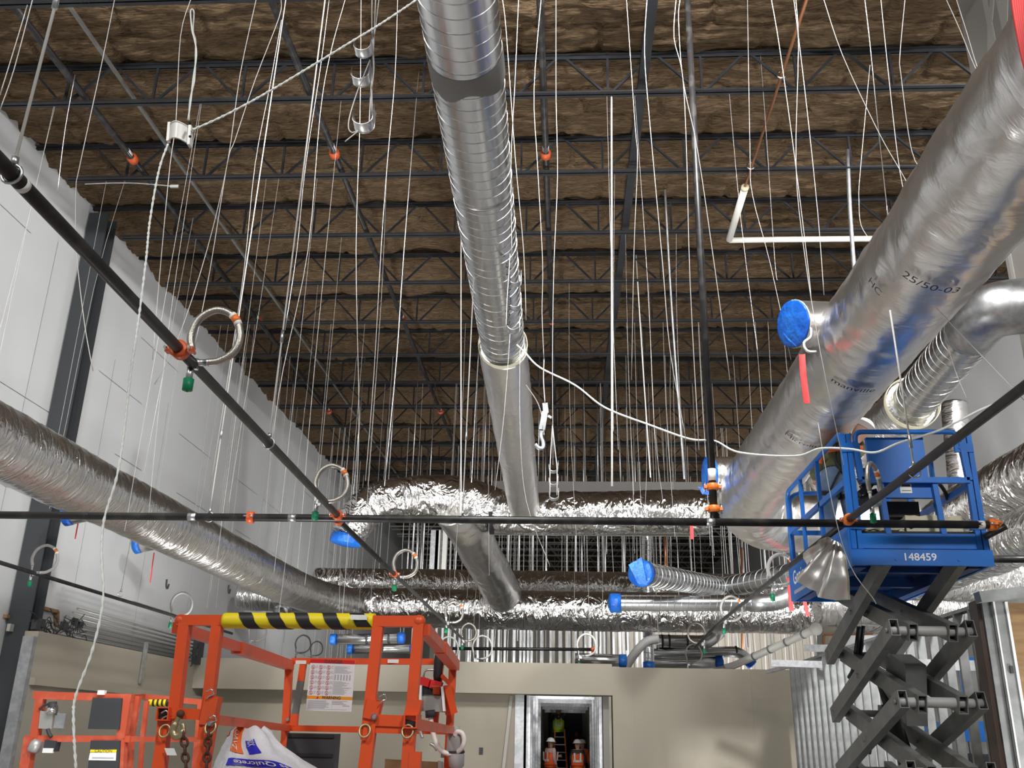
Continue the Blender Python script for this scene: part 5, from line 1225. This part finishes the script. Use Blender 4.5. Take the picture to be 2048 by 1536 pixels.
hw([(1360, 0), (1357, 40), (1366, 160), (1395, 300), (1428, 525), (1460, 760)], 6.2, 'bright hanger wire crossing over the black sprinkler riser')
hw([(1543, 0), (1560, 100), (1590, 320), (1615, 525), (1622, 592)], 6.6, 'bright hanger wire down to the capped stub of the big duct')
hw([(1592, 0), (1597, 95), (1592, 330), (1608, 500), (1640, 700), (1688, 930)], 6.4, 'bright hanger wire running in front of the big duct and its stub')
hw([(1588, 0), (1612, 200), (1635, 420), (1648, 590)], 6.9, 'pale hanger wire ending on top of the capped stub', .0028)
hw([(1648, 0), (1685, 110), (1755, 260), (1800, 340), (1822, 380)], 6.0, 'bright diagonal wire slanting onto the big right duct')
hw([(1730, 0), (1741, 95), (1757, 260), (1777, 445)], 6.3, 'glinting straight rod standing on the big right duct', .005, 'chrome')
hw([(1762, 0), (1772, 100), (1795, 310), (1811, 400)], 6.4, 'bright hanger wire right of the glinting rod')
hw([(1810, 0), (1800, 110), (1802, 150), (1823, 300), (1850, 350)], 5.9, 'bright kinked wire nearest the upper right wall edge')
hw([(1893, 0), (1920, 60), (1948, 130), (1966, 163)], 5.2, 'bright wire in front of the upper right wall, left of the pair'); hw([(1913, 0), (1935, 70), (1953, 130), (1968, 160)], 5.2, 'bright wire in front of the upper right wall, right of the pair')
hw([(1740, 130), (1720, 350), (1718, 400), (1722, 450), (1742, 482)], 7.5, 'thin slack wire drooping onto the big right duct', .0026)
hw([(1495, 0), (1500, 300), (1505, 390), (1540, 525), (1582, 720)], 8.2, 'thin hanger wire left of the capped stub', .0026, 'wire_dull')
hw([(1521, 110), (1532, 260), (1550, 525), (1556, 560)], 10.05, 'thin hanger wire tied to the first joist left of the capped stub', .003, 'wire_dull')
hw([(1223, 192), (1223.5, 500), (1224, 972)], 10.1, 'bright white threaded rod right of the overhead spiral duct', .0115, 'pvc_white', nm='threaded_rod', cat='rod')
hw([(1330, 380), (1345, 640), (1369, 958)], 11.95, 'blue grey strut rod left of the black sprinkler riser', .015, 'zinc_dull', nm='threaded_rod', cat='rod')
hw([(1695, 300), (1700, 420), (1710, 560)], 11.9, 'thick grey strut hanging behind the big right duct', .03, 'zinc_dull', nm='strut', cat='strut')
hw([(1272, 510), (1285, 720), (1301, 955)], 15.6, 'bright rod between white threaded rod and strut rod', .010, 'pvc_white', nm='threaded_rod', cat='rod')
hw([(922, 470), (922, 700), (922, 985)], 13.9, 'bright straight rod left of the overhead duct down to the foil cross duct', .0085, 'pvc_white', nm='threaded_rod', cat='rod')
hw([(922, 985), (921, 1032)], 7.9, 'short bright wire loop on the sprinkler main', .012, 'pvc_white')
hw([(958, 690), (950, 830), (943, 965)], 17.5, 'grey rod just left of the foil part of the overhead duct', .012, 'zinc', nm='threaded_rod', cat='rod')
hw([(1020, 668), (1008, 830), (990, 980)], 8.2, 'thin pale wire hanging in front of the foil part of the overhead duct', .0024)
hw([(1040, 700), (1040, 850), (1052, 1000), (1100, 1132)], 8.0, 'thin pale wire crossing the foil cross duct below the overhead duct', .0024)
hw([(150, 150), (130, 260), (115, 385)], 8.2, 'thin grey rod at the left wall under the first joists', .004, 'zinc')
hw([(1808, 800), (1816, 860), (1829, 935)], 6.6, 'pale wire dropping to the hanger of the right branch pipe', .0026)
hw([(1850, 590), (1895, 640), (2048, 800)], 6.4, 'slack bright wire slanting from the big duct to the right edge', .0032)
hw([(1880, 640), (1910, 740), (1935, 800)], 7.0, 'thin wire hanging in front of the grey spiral duct', .003)
hw([(1636, 845), (1665, 1010), (1700, 1130), (1745, 1195), (1752, 1208)], 7.9, 'thin grey cable pair passing over the draped insulation of the blue lift', .004, 'wire_dull')
# random distant hangers between the joists and the ducts
def distant(n, xr, ks, zlo, label, grp, r, ms='wire_dull'):
    for i in range(n):
        k = R_.choice(ks); Y = JY[k]+.036; x = R_.uniform(*xr); z0 = roofz(Y)+.004; z1 = R_.uniform(*zlo)
        if abs(x+.75) < .42 and Y < 18.5 and z1 < 6.4: x += .95
        if abs(x-2.69) < .62 and Y < 15.5 and z1 < 5.8: z1 = 6.2
        if x < -5 and z1 < 5 and abs(x+5.65) < .45: x -= .9
        d = V((R_.uniform(-.12, .12), R_.uniform(-.15, .15), 0)); m_ = R_.uniform(.3, .7)
        P = [V((x, Y, z0)), V((x, Y, z0)).lerp(V((x, Y, z1)), m_)+d*R_.uniform(-.6, .9), V((x, Y, z1))+d]
        tag(obj('hanger_wire', MB().tube(spline(P, 3), r*(1+Y*.02), 5), ms), label, 'wire', grp)
distant(15, (-7.6, -2.6), (1, 2, 3, 4), (3.3, 5.2), 'thin hanger wire from the near joists left of the overhead duct', 'near left hanger wires', .0022, 'wire_dull')
distant(8, (-.2, 2.1), (1, 2, 3, 4), (4.6, 6.3), 'thin hanger wire from the near joists right of the overhead duct', 'near right hanger wires', .0022, 'wire_dull')
distant(34, (-7.6, -1.3), (5, 6, 7, 8), (3.3, 5.0), 'distant hanger wire left of the overhead duct', 'distant left hanger wires', .0028, 'wire_dull')
distant(34, (-.2, 4.4), (5, 6, 7, 8), (3.4, 6.0), 'distant hanger wire right of the overhead duct', 'distant right hanger wires', .0028, 'wire_dull')
distant(95, (-7.5, 7.2), (9, 10, 11, 12, 13), (3.0, 4.2), 'far hanger wire beyond the foil cross ducts', 'far hanger wires', .0048, 'wire')
def rods(n, xr, ks, zlo, label, grp, r, ms):
    for i in range(n):
        k = R_.choice(ks); Y = JY[k]+.036; x = R_.uniform(*xr)
        tag(obj('strut_rod', MB().tube([(x, Y, roofz(Y)+.004), (x+R_.uniform(-.02, .02), Y, R_.uniform(*zlo))], r, 6), ms), label, 'rod', grp)
rods(16, (-4.5, 2.2), (6, 7, 8, 9), (6.1, 6.4), 'grey threaded rod hanging to the crumpled cross ducts', 'rods to the cross ducts', .011, 'zinc')
rods(26, (-5, 7), (10, 11, 12), (4.0, 5.0), 'pale upright rod beyond the lower cross ducts', 'far upright rods', .026, 'galv_seam')
# studs of the far framing seen under the lower cross ducts
k = 0; x = -4.2
while x < 2.6:
    tag(obj('far_stud', MB().bx((x, 31.0, 3.0), (x+.07, 31.08, 5.0+.4*R_.random())), 'zinc'), 'bright bare stud of the far framing seen under the lower cross duct', 'stud', 'far framing studs'); x += R_.choice((.12, .16, .2, .3))
for i, px in enumerate((862, 872, 886)): tag(obj('far_column', MB().bx(aY(px, 1060, 30), aY(px+(12 if i == 0 else 5), 1150, 30)+V((0, .2, 0))), ('zinc', 'pvc_white', 'pvc_white')[i]), ('grey upright column far beyond the foil branch duct', 'white upright pipe far off, left of the pair beside the column', 'white upright pipe far off, right of the pair beside the column')[i], 'column')
# cables
def cable(pts, label, r, Ys, ms='rope', cat='cable', twist=0):
    n = len(pts); P = [aY(x, y, Ys[0]+(Ys[1]-Ys[0])*i/(n-1)) for i, (x, y) in enumerate(pts)]
    P = spline(P, 6)
    t = thing('cable', label, cat, P[0]) if twist else None
    if twist:
        P = resample(P, .02); A = []; B = []
        for i, p in enumerate(P):
            d = (P[min(i+1, len(P)-1)]-P[max(i-1, 0)]).normalized(); x = d.cross(V((.3, 1, .2))).normalized(); u = x.cross(d); a = i*.02/twist*2*PI
            A.append(p+(x*math.cos(a)+u*math.sin(a))*r*.55); B.append(p-(x*math.cos(a)+u*math.sin(a))*r*.55)
        obj('strand', MB().tube(A, r*.62, 6), ms, t); obj('strand', MB().tube(B, r*.62, 6), ms, t); return t
    return tag(obj('cable', MB().tube(P, r, 8), ms), label, cat)
cable([(850, -12), (770, 42), (700, 85), (560, 170), (480, 215), (430, 240), (384, 260)], 'pale green twisted cord from the top edge to the white box bracket', .0056, (3.6, 3.4), twist=.06)
cable([(336, 288), (318, 340), (300, 440), (292, 520), (277, 640), (262, 740), (246, 880), (232, 960), (208, 1040), (203, 1110), (206, 1200), (185, 1300), (152, 1390), (147, 1440), (152, 1540)], 'white twisted cord hanging from the white box bracket to the lower left', .0052, (3.4, 3.2), twist=.06)
cable([(1034, 690), (1050, 705), (1080, 735), (1150, 770), (1210, 815), (1300, 850), (1380, 878), (1430, 882), (1480, 905), (1590, 912), (1640, 897), (1700, 898), (1750, 905), (1800, 885), (1880, 860), (1960, 820), (2020, 795), (2060, 755)], 'long slack white cable from the overhead duct across the blue lift', .009, (9.0, 6.6))
cable([(1052, 770), (1075, 805), (1085, 840), (1088, 870)], 'thin grey wire curving to the galvanised bracket right of the duct', .004, (8.0, 7.2), 'wire_dull')
cable([(170, 368), (260, 366), (350, 373)], 'thin horizontal grey wire at the left wall below the second joist', .006, (8.4, 8.4), 'zinc')
tag(obj('metal_tag', MB().box(aY(349, 373, 8.4), (.09, .02, .03)), 'galv_seam'), 'small pale metal tag on the horizontal wire at the left', 'tag')
# twisted loop and white box bracket
t = thing('box_bracket', 'white curved box bracket tied on twisted wires at the upper left', 'bracket', aY(362, 265, 3.4))
P = [(384, 18), (381, 25), (384, 60), (389, 80), (393, 110), (386, 160), (382, 200), (376, 240)]
Q = [(384, 18), (388, 25), (386, 60), (391, 80), (391, 110), (389, 160), (380, 200), (378, 240)]
obj('tie_wire', MB().tube(spline(px_line(P, 3.4), 4), .0035, 6).tube(spline(px_line(Q, 3.42), 4), .0035, 6), 'rope', t)
c0 = aY(334, 262, 3.38); c1_ = aY(384, 268, 3.38); G = []
cL = aY(336, 262, 3.4); cR = aY(376, 268, 3.4); hx = (cR-cL).normalized(); dn = (aY(360, 290, 3.4)-aY(364, 240, 3.4)).normalized()
for j in range(13):
    f = j/12; G.append([cL.lerp(cR, f)+V((0, -.035*math.sin(PI*f)+.012, 0))+dn*(q*.042+.010*math.cos(PI*f)*0) for q in (-1, -.5, 0, .5, 1)])
b = MB().sheet(G).sheet([[p+V((0, .004, 0)) for p in r] for r in G])
b.tube([r[0] for r in G], .0035, 6); b.tube([r[-1] for r in G], .0035, 6)
b.beam(G[0][0]-dn*.008, G[0][-1]+dn*.006, .012, .020); b.beam(G[-1][0]-dn*.006+hx*.006, G[-1][-1]+dn*.012+hx*.006, .012, .030)
obj('bracket_body', b, 'pvc_white', t)
b = MB()
for py in (247, 273): b.tube([aY(380, py, 3.34), aY(380, py, 3.37)], .006, 10)
obj('slot', b, 'black', t)
# strings of J-hooks
def jhook(c, s, parent, flip=1, ms='zinc', name='hook'):
    """open cradle: flat base bent up at both sides, with a wire lip"""
    G = []
    for j in range(13):
        a = PI*(j/12); x = -math.cos(a)*s*.5*flip; z = -math.sin(a)*s*.42
        if j == 0: z += s*.35
        if j == 12: z += s*.75
        G.append([V(c)+V((x, y, z+(.12*s if y < 0 else 0))) for y in (-s*.28, 0, s*.28)])
    b = MB().sheet(G).sheet([[p+V((0, 0, .003)) for p in r] for r in G])
    b.tube([r[0] for r in G], s*.035, 6); b.tube([r[-1] for r in G], s*.035, 6)
    return obj(name, b, ms, parent)
Y = 4.6
t = thing('hook_string', 'string of three large cradle hooks hanging at the top, left of the overhead duct', 'hooks', aY(730, 150, Y))
for px, py, s in ((726, 98, .105), (722, 155, .11), (727, 245, .12)): jhook(aY(px, py, Y), s, t, ms='galv_seam')
for P in ([(744, -20), (744, 60), (746, 110), (742, 180), (738, 250)], [(752, -20), (748, 80), (744, 160), (744, 230)], [(760, -20), (752, 50), (746, 90), (748, 140), (740, 200)]):
    obj('tie_wire', MB().tube(spline(px_line(P, Y-.02), 4), .004, 6), 'wire', t)
obj('tail_wire', MB().tube(spline(px_line([(740, 120), (722, 165), (714, 185), (700, 230), (697, 255), (704, 265), (716, 262), (690, 283)], Y-.05), 5), .004, 6), 'wire', t)
Y = 7.6
t = thing('hook_string', 'string of three wire hooks tied with black strap on the overhead duct', 'hooks', aY(1025, 600, Y))
for px, py in ((1030, 563), (1030, 610), (1027, 655)): jhook(aY(px, py, Y), .11, t)
b = MB()
for i in range(26): b.box(aY(1017+R_.uniform(-3, 3), 522+i*5, Y-.04), (.022, .02, .026), Matrix.Rotation(R_.random()*3, 3, 'Y'))
obj('black_strap', b, 'black', t); obj('tie_wire', MB().tube(spline(px_line([(1022, 480), (1018, 540), (1014, 600), (1012, 655)], Y-.05), 4), .004, 6), 'wire', t)
Y = 7.4
t = thing('bracket_assembly', 'galvanised hinged bracket with a curled strap on the twisted wire right of the duct', 'bracket', aY(1086, 850, Y))
obj('tie_wire', MB().tube(spline(px_line([(1088, 718), (1087, 760), (1090, 808)], Y), 4), .005, 6), 'wire', t)
q = lambda px, py: aY(px, py, Y)
obj('tab', MB().beam(q(1090, 806), q(1092, 826), .045, .006, up=(0, 1, 0)), 'zinc', t); obj('bracket_body', MB().beam(q(1090, 824), q(1084, 860), .05, .035, up=(0, 1, 0), hollow=.004), 'zinc', t)
obj('curled_strap', MB().tube(spline([q(1084, 858), q(1082, 872), q(1086, 884), q(1086, 895), q(1078, 896), q(1070, 888)], 5), .018, 6, flat=.3), 'zinc', t); obj('clip', MB().beam(q(1096, 832), q(1103, 836), .02, .02), 'zinc', t)
Y = 8.4
t = thing('hook_string', 'string of three small hooks hanging over the crumpled foil cross duct', 'hooks', aY(1107, 950, Y))
for px, py in ((1107, 938), (1107, 965), (1108, 993)): jhook(aY(px, py, Y), .085, t)
for dx in (-7, 7): obj('tie_wire', MB().tube(spline(px_line([(1105, 850), (1106+dx*.6, 900), (1107+dx, 940), (1107+dx, 990)], Y-.02), 4), .005, 6), 'wire', t)
for i, (px, py, X) in enumerate(((333, 1170, -7.3), (457, 1180, -7.0))):
    p = aX(px, py, X); b = MB().tube(spline([p+V((0, -.02, .10)), p+V((0, .0, -.02)), p+V((0, .06, -.06)), p+V((0, .1, .03))], 5), .018, 6, flat=.5)
    tag(obj('strap_hook', b, 'charcoal'), ('dark strap hook in front of the white wall above the wall-side branch', 'dark strap hook beside the short capped foil stub')[i], 'hook')
